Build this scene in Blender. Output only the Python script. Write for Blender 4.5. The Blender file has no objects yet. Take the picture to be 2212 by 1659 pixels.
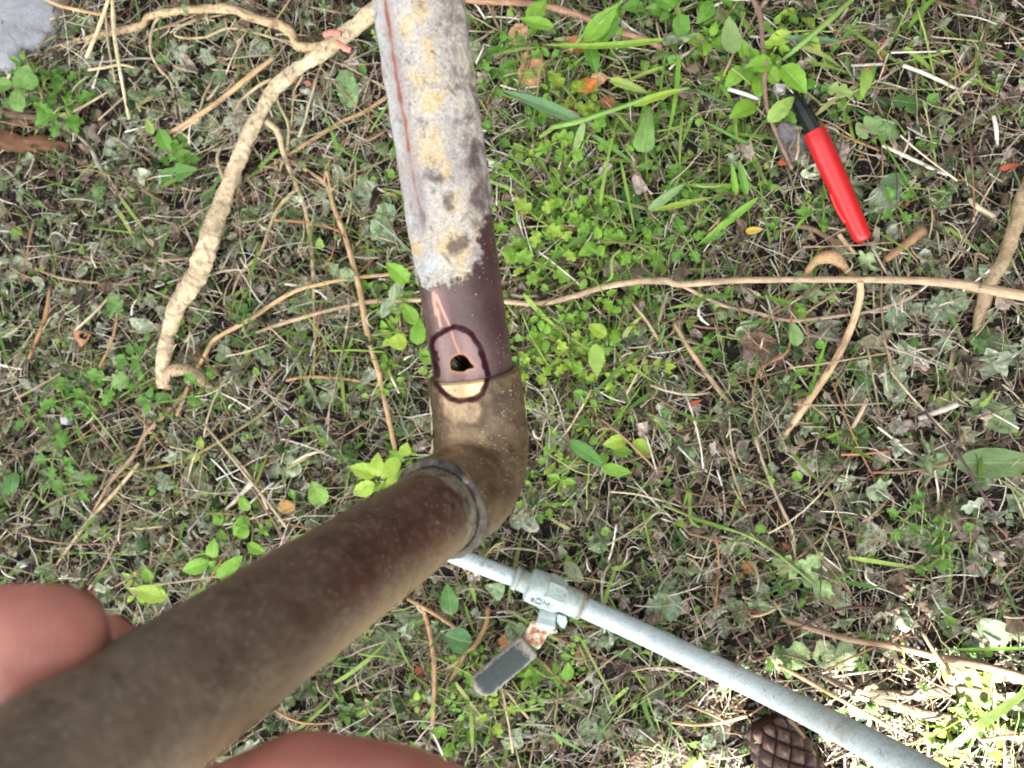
import bpy, bmesh, math, random
import numpy as np
from mathutils import Vector, Matrix, noise as mnoise
rad = math.radians
random.seed(7); rng = np.random.default_rng(7)
SC = bpy.context.scene
COL = SC.collection
CAMZ = 0.60
F, CX, CY = 1610.0, 1106.0, 829.5            # focal length and centre in the units the layout was measured in

# ------------------------------------------------------------------ camera
cam_d = bpy.data.cameras.new('camera'); cam = bpy.data.objects.new('camera', cam_d); COL.objects.link(cam)
cam.location = (0, 0, CAMZ); cam.rotation_euler = (0, 0, 0)
cam_d.sensor_width = 36; cam_d.lens = 36 * F / 2212.0
cam_d.clip_start = 0.01; cam_d.clip_end = 200
cam_d.dof.use_dof = True; cam_d.dof.focus_distance = 0.36; cam_d.dof.aperture_fstop = 14
SC.camera = cam
SC.render.resolution_x = 1024; SC.render.resolution_y = 768

# ------------------------------------------------------------------ light
SUN_EL, SUN_AZ = rad(46), math.atan2(-1.0, -0.12)     # direction towards the sun: from the bottom of the picture
sd = Vector((math.cos(SUN_EL) * math.cos(SUN_AZ), math.cos(SUN_EL) * math.sin(SUN_AZ), math.sin(SUN_EL)))
w = bpy.data.worlds.new('World'); SC.world = w; w.use_nodes = True
nt = w.node_tree; bg = nt.nodes['Background']; sky = nt.nodes.new('ShaderNodeTexSky')
sky.sky_type = 'NISHITA'; sky.sun_disc = False; sky.sun_elevation = SUN_EL
sky.sun_rotation = math.atan2(sd.x, sd.y); sky.dust_density = 2.0
hs = nt.nodes.new('ShaderNodeHueSaturation'); hs.inputs['Saturation'].default_value = 0.05
nt.links.new(sky.outputs[0], hs.inputs['Color']); nt.links.new(hs.outputs[0], bg.inputs['Color'])
bg.inputs['Strength'].default_value = 0.05
sl = bpy.data.lights.new('sun', 'SUN'); so = bpy.data.objects.new('sun', sl); COL.objects.link(so)
sl.energy = 5.0; sl.angle = rad(0.5); sl.color = (1.0, 0.95, 0.86)
so.rotation_euler = sd.to_track_quat('Z', 'Y').to_euler()
SC.view_settings.view_transform = 'Standard'; SC.view_settings.look = 'None'
SC.view_settings.exposure = 4.1; SC.view_settings.gamma = 1

# ------------------------------------------------------------------ geometry of the place
def gz(x, y):
    """height of the ground sheet (numpy friendly)"""
    x = np.asarray(x, float); y = np.asarray(y, float)
    z = 0.10 * np.tanh(x / 0.5) * 0.9
    z = z + 0.035 * np.exp(-(((x - .36) / .16) ** 2 + ((y + .30) / .13) ** 2))
    z = z - 0.02 * np.exp(-(((x + .33) / .07) ** 2 + ((y - .20) / .06) ** 2))
    z = z + .0035 * np.sin(23 * x + 5 * y + 1) + .0035 * np.sin(19 * y - 11 * x) + .002 * np.sin(61 * x + 2) * np.sin(53 * y)
    return z
def V3(p, d):
    """point seen at measured position p, at depth d below the camera"""
    return Vector(((p[0] - CX) / F * d, (CY - p[1]) / F * d, CAMZ - d))
def G(px, py, h=0.0):
    z = 0.0
    for _ in range(12):
        d = CAMZ - z; x = (px - CX) / F * d; y = (CY - py) / F * d
        z = float(gz(x, y)) + h
    return Vector((x, y, z))
def PX(px, py):          # metres per measured unit on the ground there
    return (CAMZ - G(px, py).z) / F
def toV(P):
    d = CAMZ - P[:, 2]
    return np.stack([CX + F * P[:, 0] / d, CY - F * P[:, 1] / d], 1)

# ------------------------------------------------------------------ object helpers
def tag(o, label=None, cat=None, group=None, kind=None):
    if label: o['label'] = label
    if cat: o['category'] = cat
    if group: o['group'] = group
    if kind: o['kind'] = kind
    return o
def empty(name, loc, label, cat, group=None):
    o = bpy.data.objects.new(name, None); COL.objects.link(o); o.location = loc
    o.empty_display_size = .01
    return tag(o, label, cat, group)
def make(name, verts, faces, mat, parent=None, smooth=True, attrs=None, uv=None):
    me = bpy.data.meshes.new(name)
    verts = np.asarray(verts, float).reshape(-1, 3)
    off = np.zeros(3)
    if parent is not None: off = np.array(parent.location)
    elif name not in ('ground',):
        off = np.array([(verts[:, 0].min() + verts[:, 0].max()) / 2, (verts[:, 1].min() + verts[:, 1].max()) / 2, verts[:, 2].min()])
    me.from_pydata((verts - off).tolist(), [], faces)
    if smooth: me.polygons.foreach_set('use_smooth', [True] * len(me.polygons))
    if attrs:
        for k, a in attrs.items():
            a = np.asarray(a, float)
            if a.ndim == 1:
                at = me.attributes.new(k, 'FLOAT', 'POINT'); at.data.foreach_set('value', a.astype(np.float32))
            else:
                if a.shape[1] == 3: a = np.concatenate([a, np.ones((len(a), 1))], 1)
                at = me.attributes.new(k, 'FLOAT_COLOR', 'POINT'); at.data.foreach_set('color', a.astype(np.float32).ravel())
    if uv is not None:
        ul = me.uv_layers.new(name='UVMap'); li = np.empty(len(me.loops), np.int32); me.loops.foreach_get('vertex_index', li)
        ul.data.foreach_set('uv', np.asarray(uv, np.float32)[li].ravel())
    me.materials.append(mat); me.update()
    o = bpy.data.objects.new(name, me); COL.objects.link(o)
    if parent is not None: o.parent = parent
    else: o.location = off
    return o
class Acc:
    def __init__(s): s.v = []; s.f = []; s.c = []; s.uv = []; s.n = 0
    def add(s, v, f, c=None, uv=None):
        v = np.asarray(v, float).reshape(-1, 3)
        s.v.append(v); s.f += [tuple(i + s.n for i in q) for q in f]; s.n += len(v)
        if c is None: c = (1, 1, 1)
        c = np.asarray(c, float)
        s.c.append(np.tile(c, (len(v), 1)) if c.ndim == 1 else c)
        s.uv.append(np.zeros((len(v), 2)) if uv is None else np.asarray(uv, float))
    def out(s, name, mat, parent=None, smooth=True):
        return make(name, np.concatenate(s.v), s.f, mat, parent, smooth, {'Col': np.concatenate(s.c)}, np.concatenate(s.uv))
def catmull(P, n):
    P = [Vector(p) for p in P]
    if len(P) == 2: return [P[0].lerp(P[1], i / n) for i in range(n + 1)]
    Q = [P[0] * 2 - P[1]] + P + [P[-1] * 2 - P[-2]]; out = []
    for i in range(1, len(Q) - 2):
        for k in range(n):
            t = k / n; a, b, c, d = Q[i - 1], Q[i], Q[i + 1], Q[i + 2]
            out.append(.5 * ((2 * b) + (-a + c) * t + (2 * a - 5 * b + 4 * c - d) * t * t + (-a + 3 * b - 3 * c + d) * t ** 3))
    out.append(P[-1]); return out
def tubegeo(path, radii, ns=8, rough=0.0, freq=60, flat=1.0, twist=0.0, cap=True):
    """swept tube; returns verts, faces, uv"""
    n = len(path); V = []; UV = []; L = 0
    up = Vector((0, 0, 1)); prev = None
    off = random.random() * 10
    for i, p in enumerate(path):
        t = (path[min(i + 1, n - 1)] - path[max(i - 1, 0)]).normalized()
        if prev is None:
            u = t.cross(up)
            if u.length < .1: u = t.cross(Vector((1, 0, 0)))
        else: u = prev - t * prev.dot(t)
        u.normalize(); prev = u; v = u.cross(t)
        if i: L += (path[i] - path[i - 1]).length
        for k in range(ns):
            a = 2 * math.pi * k / ns + twist * L
            d = u * math.cos(a) + v * math.sin(a) * flat
            r = radii[i]
            if rough: r *= 1 + rough * mnoise.noise(Vector((math.cos(a) * 1.3 + off, math.sin(a) * 1.3, L * freq)))
            V.append(p + d * r); UV.append((k / ns, L))
    Fc = []
    for i in range(n - 1):
        for k in range(ns):
            a = i * ns + k; b = i * ns + (k + 1) % ns
            Fc.append((a, b, b + ns, a + ns))
    if cap:
        Fc.append(tuple(range(ns))[::-1]); Fc.append(tuple((n - 1) * ns + k for k in range(ns)))
    return np.array([tuple(q) for q in V]), Fc, UV
def gpath(pts, n=6, h=.004):
    """pts: (x, y[, h]) measured positions laid on the ground at height h"""
    return catmull([G(p[0], p[1], p[2] if len(p) > 2 else h) for p in pts], n)

# ------------------------------------------------------------------ materials
def mat(name):
    m = bpy.data.materials.new(name); m.use_nodes = True
    n = m.node_tree.nodes; return m, n, m.node_tree.links, n['Principled BSDF']
def nz(n, l, scale, detail=6, rough=.6, vec=None, dist=0.0):
    t = n.new('ShaderNodeTexNoise'); t.inputs['Scale'].default_value = scale; t.inputs['Detail'].default_value = detail
    t.inputs['Roughness'].default_value = rough; t.inputs['Distortion'].default_value = dist
    if vec is not None: l.new(vec, t.inputs['Vector'])
    return t.outputs['Fac']
def ramp(n, l, fac, stops):
    r = n.new('ShaderNodeValToRGB'); e = r.color_ramp.elements
    while len(e) < len(stops): e.new(.5)
    for el, (p, c) in zip(e, stops):
        el.position = p; el.color = (c, c, c, 1) if isinstance(c, (int, float)) else (*c, 1)
    l.new(fac, r.inputs[0]); return r.outputs[0]
def mix(n, l, fac, a, b, mode='MIX'):
    x = n.new('ShaderNodeMix'); x.data_type = 'RGBA'; x.blend_type = mode
    for s, v in ((x.inputs[0], fac), (x.inputs[6], a), (x.inputs[7], b)):
        if isinstance(v, (int, float)): s.default_value = v if s is x.inputs[0] or s.type == 'VALUE' else (v, v, v, 1)
        elif isinstance(v, tuple): s.default_value = (*v, 1)
        else: l.new(v, s)
    return x.outputs[2]
def mth(n, l, op, a, b=0.0, clamp=False):
    x = n.new('ShaderNodeMath'); x.operation = op; x.use_clamp = clamp
    for s, v in ((x.inputs[0], a), (x.inputs[1], b)):
        if isinstance(v, (int, float)): s.default_value = v
        else: l.new(v, s)
    return x.outputs[0]
def bump(n, l, h, dist, strength=1.0, nrm=None):
    b = n.new('ShaderNodeBump'); b.inputs['Distance'].default_value = dist; b.inputs['Strength'].default_value = strength
    l.new(h, b.inputs['Height'])
    if nrm is not None: l.new(nrm, b.inputs['Normal'])
    return b.outputs[0]
def gpos(n):
    return n.new('ShaderNodeNewGeometry').outputs['Position']
def attr(n, name, out='Fac'):
    a = n.new('ShaderNodeAttribute'); a.attribute_name = name; return a.outputs[out]

def leaf_mat(name, trans=.35, rough=.5, dry=False):
    m, n, l, b = mat(name); P = gpos(n)
    c = attr(n, 'Col', 'Color')
    v = ramp(n, l, nz(n, l, 160, 5, .7, P), [(.33, .45), (.5, 1.0), (.68, 1.5)] if dry else [(.3, .8), (.7, 1.15)])
    c = mix(n, l, 1.0, c, v, 'MULTIPLY')
    uv = n.new('ShaderNodeUVMap'); sp = n.new('ShaderNodeSeparateXYZ'); l.new(uv.outputs[0], sp.inputs[0])
    ax = mth(n, l, 'ABSOLUTE', sp.outputs[0])
    mid = mth(n, l, 'LESS_THAN', ax, .05)
    wv = mth(n, l, 'SINE', mth(n, l, 'MULTIPLY', mth(n, l, 'SUBTRACT', sp.outputs[1], mth(n, l, 'MULTIPLY', ax, .55)), 44.0))
    ve = mth(n, l, 'GREATER_THAN', wv, .86)
    vein = mth(n, l, 'MAXIMUM', mid, mth(n, l, 'MULTIPLY', ve, .45))
    c = mix(n, l, mth(n, l, 'MULTIPLY', vein, .30), c, (.42, .50, .24) if not dry else (.35, .3, .2))
    l.new(c, b.inputs['Base Color']); b.inputs['Roughness'].default_value = rough
    b.inputs['Specular IOR Level'].default_value = .35 if not dry else .15
    l.new(bump(n, l, mth(n, l, 'ADD', nz(n, l, 300, 4, .6, P), mth(n, l, 'MULTIPLY', vein, -.6)), .0007 if not dry else .0012), b.inputs['Normal'])
    t = n.new('ShaderNodeBsdfTranslucent'); l.new(mix(n, l, .4, c, (.30, .45, .04), 'MIX') if not dry else c, t.inputs[0])
    mx = n.new('ShaderNodeMixShader'); mx.inputs[0].default_value = trans
    l.new(b.outputs[0], mx.inputs[1]); l.new(t.outputs[0], mx.inputs[2]); l.new(mx.outputs[0], n['Material Output'].inputs[0])
    return m
M_FRESH = leaf_mat('fresh_leaf', .32, .42)
M_DRY = leaf_mat('wilted_leaf', .12, .75, True)
def fibre_mat(name, rough=.7, streak=1.0):
    m, n, l, b = mat(name); P = gpos(n); c = attr(n, 'Col', 'Color')
    uv = n.new('ShaderNodeUVMap'); mp = n.new('ShaderNodeMapping'); l.new(uv.outputs[0], mp.inputs[0]); mp.inputs['Scale'].default_value = (14, 60, 1)
    s = nz(n, l, 1.0, 5, .7, mp.outputs[0])
    s2 = nz(n, l, 120, 4, .7, P)
    v = ramp(n, l, mth(n, l, 'ADD', mth(n, l, 'MULTIPLY', s, .55 * streak), mth(n, l, 'MULTIPLY', s2, 1 - .55 * streak)), [(.34, .42), (.47, .85), (.56, 1.1), (.7, 1.45)])
    l.new(mix(n, l, 1.0, c, v, 'MULTIPLY'), b.inputs['Base Color'])
    b.inputs['Roughness'].default_value = rough; b.inputs['Specular IOR Level'].default_value = .25
    l.new(bump(n, l, mth(n, l, 'ADD', s, s2), .0012), b.inputs['Normal'])
    return m
M_FIB = fibre_mat('plant_fibre')
M_BARK = fibre_mat('bark', .85)

def soil_mat():
    m, n, l, b = mat('soil'); P = gpos(n)
    a = nz(n, l, 90, 8, .75, P); v = n.new('ShaderNodeTexVoronoi'); v.inputs['Scale'].default_value = 170; l.new(P, v.inputs['Vector'])
    c = ramp(n, l, a, [(.3, (.005, .003, .003)), (.5, (.016, .010, .009)), (.62, (.045, .031, .026)), (.75, (.10, .075, .06))])
    c2 = mix(n, l, ramp(n, l, nz(n, l, 420, 3, .6, P), [(.6, 0.0), (.68, 1.0)]), c, (.28, .22, .18))
    l.new(c2, b.inputs['Base Color']); b.inputs['Roughness'].default_value = .9
    h = mth(n, l, 'ADD', a, mth(n, l, 'MULTIPLY', v.outputs['Distance'], .7))
    l.new(bump(n, l, h, .008), b.inputs['Normal']); return m
M_SOIL = soil_mat()

def simple(name, col, rough=.6, spec=.4, var=.25, scale=60, bd=.0005, metal=0.0, bscale=None):
    m, n, l, b = mat(name); P = gpos(n)
    v = ramp(n, l, nz(n, l, scale, 6, .65, P), [(.25, 1 - var), (.75, 1 + var)])
    l.new(mix(n, l, 1.0, col, v, 'MULTIPLY'), b.inputs['Base Color']); b.inputs['Roughness'].default_value = rough
    b.inputs['Specular IOR Level'].default_value = spec; b.inputs['Metallic'].default_value = metal
    l.new(bump(n, l, nz(n, l, bscale or scale * 4, 5, .6, P), bd), b.inputs['Normal']); return m

# ------------------------------------------------------------------ ground
def axis(lo, hi, fine_lo, fine_hi, step, nout):
    a = fine_lo - (fine_lo - lo) * (np.linspace(1, 0, nout, endpoint=False)) ** 2
    c = fine_hi + (hi - fine_hi) * (np.linspace(0, 1, nout + 1)[1:]) ** 2
    return np.concatenate([a, np.arange(fine_lo, fine_hi + 1e-9, step), c])
xs = axis(-30, 30, -.6, .6, .004, 14); ys = axis(-30, 30, -.5, .5, .004, 14)
X, Y = np.meshgrid(xs, ys); Z = gz(X, Y)
near = np.exp(-((X / .55) ** 6 + (Y / .48) ** 6))
rn = rng.normal(0, 1, X.shape); rn = (rn + np.roll(rn, 1, 0) + np.roll(rn, 1, 1) + np.roll(rn, -1, 0) + np.roll(rn, -1, 1)) / 2.2
Z = Z + near * rn * .0016
nx, ny = len(xs), len(ys)
ii = (np.arange(ny - 1)[:, None] * nx + np.arange(nx - 1)[None]).ravel()
make('ground', np.stack([X.ravel(), Y.ravel(), Z.ravel()], 1), np.stack([ii, ii + 1, ii + nx + 1, ii + nx], 1).tolist(), M_SOIL)
tag(bpy.data.objects['ground'], kind='structure')

# ------------------------------------------------------------------ uncountable litter, batched with numpy
def batch(name, templates, N, pos, yaw, pitch, roll, scale, color, m, label, cat):
    """templates: list of (verts, tris, uv); every instance picks one"""
    which = rng.integers(0, len(templates), N)
    cy, sy = np.cos(yaw), np.sin(yaw); cp, sp = np.cos(pitch), np.sin(pitch); cr, sr = np.cos(roll), np.sin(roll)
    Rz = np.zeros((N, 3, 3)); Rz[:, 0, 0] = cy; Rz[:, 0, 1] = -sy; Rz[:, 1, 0] = sy; Rz[:, 1, 1] = cy; Rz[:, 2, 2] = 1
    Rx = np.zeros((N, 3, 3)); Rx[:, 0, 0] = 1; Rx[:, 1, 1] = cp; Rx[:, 1, 2] = -sp; Rx[:, 2, 1] = sp; Rx[:, 2, 2] = cp
    Ry = np.zeros((N, 3, 3)); Ry[:, 1, 1] = 1; Ry[:, 0, 0] = cr; Ry[:, 0, 2] = sr; Ry[:, 2, 0] = -sr; Ry[:, 2, 2] = cr
    R = Rz @ Rx @ Ry
    VV, TT, CC, UU = [], [], [], []; base = 0
    for k, (tv, tt, tu) in enumerate(templates):
        idx = np.nonzero(which == k)[0]
        if not len(idx): continue
        s = scale[idx]
        if s.ndim == 1: s = np.stack([s, s, s], 1)
        q = tv[None] * s[:, None, :]
        q = np.einsum('nij,nvj->nvi', R[idx], q) + pos[idx][:, None, :]
        nv = len(tv); VV.append(q.reshape(-1, 3))
        TT.append((tt[None] + (base + np.arange(len(idx)) * nv)[:, None, None]).reshape(-1, tt.shape[1]))
        CC.append(np.repeat(color[idx], nv, 0)); UU.append(np.tile(tu, (len(idx), 1))); base += nv * len(idx)
    V = np.concatenate(VV); T = np.concatenate(TT); C = np.concatenate(CC); U = np.concatenate(UU)
    me = bpy.data.meshes.new(name); k = T.shape[1]
    me.vertices.add(len(V)); me.vertices.foreach_set('co', V.astype(np.float32).ravel())
    me.loops.add(T.size); me.loops.foreach_set('vertex_index', T.astype(np.int32).ravel())
    me.polygons.add(len(T)); me.polygons.foreach_set('loop_start', np.arange(0, T.size, k, dtype=np.int32))
    me.polygons.foreach_set('use_smooth', np.ones(len(T), bool))
    me.update(calc_edges=True)
    at = me.attributes.new('Col', 'FLOAT_COLOR', 'POINT'); at.data.foreach_set('color', np.concatenate([C, np.ones((len(C), 1))], 1).astype(np.float32).ravel())
    ul = me.uv_layers.new(name='UVMap'); ul.data.foreach_set('uv', U[T.ravel()].astype(np.float32).ravel())
    me.materials.append(m)
    o = bpy.data.objects.new(name, me); COL.objects.link(o); return tag(o, label, cat, kind='stuff')

def radial_leaf(rfun, nang, fold, curl, crump, seed, w=.38):
    """leaf outline by angle, length along +Y 0..1; two rings; triangles"""
    r_ = random.Random(seed); V = [(0, .45, 0)]; U = [(0, .45)]
    for ring in (.5, 1.0):
        for k in range(nang):
            a = 2 * math.pi * k / nang
            rr = rfun(a, r_) * ring
            x = math.sin(a) * rr * w * 2; y = .45 - math.cos(a) * rr * .55
            z = fold * abs(x) + curl * (y - .4) ** 2 + crump * (r_.random() - .5)
            V.append((x, y, z)); U.append((x / w, y))
    T = []
    for k in range(nang):
        a, b = 1 + k, 1 + (k + 1) % nang
        T.append((0, a, b)); T.append((a, a + nang, b + nang)); T.append((a, b + nang, b))
    return np.array(V), np.array(T), np.array(U)
def r_oval(a, r): return .5 * (1 + .9 * max(0, -math.cos(a)) ** 6) + .03 * r.random()
def r_torn(a, r): return .16 + .46 * r.random()
def r_lobe(a, r): return .33 + .28 * abs(math.cos(1.5 * a)) ** .7 + .05 * r.random()
def r_notch(a, r): return .52 - .18 * max(0, -math.cos(a)) ** 12 + .02 * r.random()
T_LEAF = [radial_leaf(f_, 14, random.uniform(-.5, .6), random.uniform(-.8, .9), random.uniform(.15, .38), 100 + i, random.uniform(.2, .42))
          for i, f_ in enumerate([r_oval, r_torn, r_lobe, r_torn, r_torn, r_lobe, r_torn, r_torn, r_oval, r_torn, r_torn, r_torn])]
def shred(seed):
    r_ = random.Random(seed); n_ = r_.randint(5, 5)
    V = [(0, 0, .12 * r_.random())]
    for k in range(n_):
        a = 2 * math.pi * (k + .4 * r_.random()) / n_; q = .3 + .35 * r_.random()
        V.append((math.cos(a) * q * .8, math.sin(a) * q * 1.3, .5 * (r_.random() - .5)))
    return np.array(V), np.array([(0, 1 + k, 1 + (k + 1) % n_) for k in range(n_)]), np.array([(p[0] + .3, p[1]) for p in V])
T_SHRED = [shred(i) for i in range(14)]
def stalk(seed, seg=5, bend=.3, kink=.05, flat=.5, rr=1.0):
    r_ = random.Random(seed); V = []; U = []; bx = bend * (r_.random() - .5) * 2; bz = bend * .35 * r_.random()
    jx = 0
    for i in range(seg + 1):
        t = i / seg; jx += kink * (r_.random() - .5)
        cx = bx * (t - .5) ** 2 + jx; cz = -bz * (2 * t - 1) ** 2 + bz
        for k in range(4):
            a = math.pi / 2 * k + .6
            V.append((cx + math.cos(a) * .5 / 40 * rr, t - .5, cz + math.sin(a) * .5 / 40 * flat * rr)); U.append((k / 4, t * .2))
    Q = []
    for i in range(seg):
        for k in range(4):
            a = i * 4 + k; b = i * 4 + (k + 1) % 4; Q.append((a, b, b + 4, a + 4))
    Q.append((3, 2, 1, 0)); Q.append(tuple(seg * 4 + k for k in range(4)))
    return np.array(V), np.array(Q), np.array(U)
T_STRAW = [stalk(i, 4, .18, .015) for i in range(12)]
T_FIB = [stalk(50 + i, 8, [.9, .4, .2][i % 3], [.07, .05, .02][i % 3], 1.0, [.9, 1.2, 1.5][i % 3]) for i in range(18)]

def scatter(N, dens):
    """positions over the patch, thinned by dens(vx, vy) in measured coordinates"""
    out = np.zeros((0, 2))
    while len(out) < N:
        c = np.stack([rng.uniform(-.56, .52, N * 2), rng.uniform(-.44, .44, N * 2)], 1)
        z = gz(c[:, 0], c[:, 1]); v = toV(np.stack([c[:, 0], c[:, 1], z], 1))
        out = np.concatenate([out, c[rng.random(len(c)) < dens(v[:, 0], v[:, 1])]])
    out = out[:N]; z = gz(out[:, 0], out[:, 1]); P = np.stack([out[:, 0], out[:, 1], z], 1)
    return P, toV(P)
def blob(x, y, cx, cy, rx, ry): return np.exp(-(((x - cx) / rx) ** 2 + ((y - cy) / ry) ** 2))
def pick(pal, wts, N, jitter=.25):
    pal = np.array(pal); wts = np.asarray(wts, float)
    if wts.ndim == 1: k = rng.choice(len(pal), N, p=wts / wts.sum())
    else:
        cw = np.cumsum(wts / wts.sum(1, keepdims=True), 1); k = (rng.random((N, 1)) > cw).sum(1).clip(0, len(pal) - 1)
    return pal[k] * (1 + jitter * rng.normal(0, 1, (N, 1))).clip(.4, 1.8)
# colours of the litter: dull green, dark green, grey green, brown, pinkish chip, soil brown
PAL = [(.15, .20, .10), (.045, .085, .03), (.31, .36, .25), (.16, .115, .085), (.38, .315, .265), (.030, .021, .018)]
def leafw(v):
    left = 1 / (1 + np.exp((v[:, 0] - 1000) / 120)); lowr = blob(v[:, 0], v[:, 1], 1900, 1200, 700, 500)
    up = blob(v[:, 0], v[:, 1], 1350, 400, 400, 500)
    return np.stack([.55 + .8 * left + .2 * lowr, .35 + .9 * left, .25 + .5 * left + .4 * lowr, 1.0 - .1 * left, .9 + .7 * lowr - .5 * left, .9 + .0 * up], 1).clip(.05, 9)
def ones(x, y):
    g = np.sin(x / 31 + 2 * np.sin(y / 57)) * np.sin(y / 27 + 1.7 * np.sin(x / 49 + 1)) + .6 * np.sin(x / 13 + y / 17) * np.sin(y / 11 - x / 19)
    h = 1 - .88 * (g < -.45)
    for (a, b, c, d) in ((275, 190, 45, 75), (215, 110, 30, 40), (60, 480, 90, 110), (30, 700, 50, 60), (110, 300, 110, 25), (1560, 730, 90, 50), (2010, 1390, 70, 30), (1850, 380, 70, 60), (480, 945, 40, 35), (110, 1010, 60, 40), (1470, 350, 30, 40)):
        h = h * (1 - .85 * blob(x, y, a, b, c, d))
    return h.clip(.03, 1)
DENS = lambda x, y: ones(x, y)

N = 15000; P, v = scatter(N, ones); P[:, 2] += rng.uniform(.0, .005, N)
batch('shredded_litter', T_SHRED, N, P, rng.uniform(0, 6.3, N), rng.normal(0, .5, N), rng.normal(0, .5, N), rng.uniform(.004, .012, N),
      pick(PAL, [.4, .4, .4, 1.4, 1.2, 3.0], N), M_DRY, 'fine brown and grey crumbs of chopped leaves and bark over the soil', 'litter')  # decayed bottom layer; its dark tone also stands in for shade between pieces
N = 9500; P, v = scatter(N, DENS); P[:, 2] += rng.uniform(.001, .011, N)
batch('leaf_litter', T_LEAF, N, P, rng.uniform(0, 6.3, N), rng.normal(0, .5, N), rng.normal(0, .5, N), (.006 + rng.gamma(2, .0042, N)).clip(.006, .026) ,
      pick(PAL, leafw(v), N), M_DRY, 'dull green chopped leaves strewn over the ground', 'leaf litter')
STRAW = [(.60, .51, .35), (.74, .70, .60), (.36, .26, .17), (.48, .42, .32), (.15, .10, .07), (.22, .11, .06)]
def sc3(L, W): return np.stack([W * 40, L, W * 40], 1)
N = 22000; P, v = scatter(N, ones); P[:, 2] += rng.uniform(.002, .016, N)
L = rng.gamma(2.2, .008, N).clip(.006, .06)
batch('straw', T_STRAW, N, P, rng.uniform(0, 6.3, N), rng.normal(0, .16, N), rng.uniform(0, 6.3, N), sc3(L, .0004 + rng.gamma(1.4, .0004, N).clip(0, .0022)),
      pick(STRAW, [1.3, 1.3, 1.2, 1.5, 1.2, .3], N), M_FIB, 'short pieces of dry straw and broken stems scattered over the ground', 'straw')
N = 17000; P, v = scatter(N, ones); P[:, 2] += rng.uniform(.001, .014, N)
L = rng.gamma(2.3, .0085, N).clip(.007, .06)
batch('fine_roots', T_FIB, N, P, rng.uniform(0, 6.3, N), rng.normal(0, .1, N), rng.normal(0, .3, N), np.stack([L * .9, L, L * .3], 1) * 1.0,
      pick(STRAW, [1.2, 1.1, 1.2, 1.5, 1.2, .4], N), M_FIB, 'tangle of thin dry rootlets and fibres in the litter', 'rootlets')
def r_rag(a, r): return (.30 + .26 * abs(math.cos(2.5 * a + 1)) ** 1.3) * (.75 + .4 * r.random())
T_RAG = [radial_leaf([r_rag, r_torn, r_lobe][i % 3], 20, random.uniform(-.3, .4), random.uniform(-.5, .7), random.uniform(.12, .26), 700 + i, random.uniform(.3, .46)) for i in range(14)]
N = 2900; P, v = scatter(N, lambda x, y: (1.2 * blob(x, y, 2000, 850, 260, 330) + .2 + .9 / (1 + np.exp((x - 900) / 100)) + .9 * blob(x, y, 1850, 1150, 500, 450) + .3 * blob(x, y, 1200, 1500, 300, 200) - .2 * blob(x, y, 1350, 450, 250, 300)).clip(.03, 1)); P[:, 2] += rng.uniform(.003, .010, N)
batch('chopped_leaves', T_RAG, N, P, rng.uniform(0, 6.3, N), rng.normal(0, .3, N), rng.normal(0, .3, N), ((.009 + rng.gamma(2, .0045, N)) * (1 + .5 * blob(v[:, 0], v[:, 1], 2000, 850, 260, 330))).clip(.009, .042),
      pick([(.18, .24, .12), (.27, .33, .21), (.09, .16, .055), (.34, .38, .28), (.22, .20, .13)], [1.2, 1.2, .8, .8, .5], N, .15), M_DRY, 'ragged grey green pieces of mown leaves lying on the litter', 'leaf litter')
# mossy short green growth
gd = lambda x, y: (blob(x, y, 1280, 480, 330, 480) + .9 * blob(x, y, 1600, 120, 330, 230) + .5 * blob(x, y, 900, 780, 150, 260) + .35 * blob(x, y, 1000, 1450, 350, 220)
                   + .5 * blob(x, y, 2100, 1560, 180, 130) + .35 * blob(x, y, 260, 850, 330, 260) + .35 * blob(x, y, 1300, 900, 160, 200) + .07).clip(0, 1)
N = 2000; P, v = scatter(N, gd); P[:, 2] += rng.uniform(.004, .015, N)
batch('ground_cover', [radial_leaf(f_, 12, .35, random.uniform(-.5, .3), .04, 300 + i, .36) for i, f_ in enumerate([r_oval, r_oval, r_torn, r_oval])], N, P,
      rng.uniform(0, 6.3, N), rng.normal(0, .55, N), rng.normal(0, .5, N), rng.uniform(.004, .011, N),
      pick([(.17, .36, .04), (.11, .27, .035), (.26, .42, .07), (.06, .16, .025)], [1, 1, .7, .5], N, .15), M_FRESH, 'low fresh green ground cover of tiny leaves', 'ground cover')
N = 4200; P, v = scatter(N, lambda x, y: (gd(x, y) + .12).clip(0, 1)); P[:, 2] += rng.uniform(.004, .014, N); L = rng.gamma(3, .009, N).clip(.012, .07)
batch('grass', T_FIB, N, P, rng.uniform(0, 6.3, N), rng.normal(0, .2, N), rng.normal(0, .4, N), np.stack([L * .8, L, L * .4], 1),
      pick([(.22, .36, .07), (.15, .27, .05), (.34, .42, .12), (.42, .42, .2)], [1, 1, .7, .7], N, .15), M_FRESH, 'thin green grass stems growing through the straw', 'grass')

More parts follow.
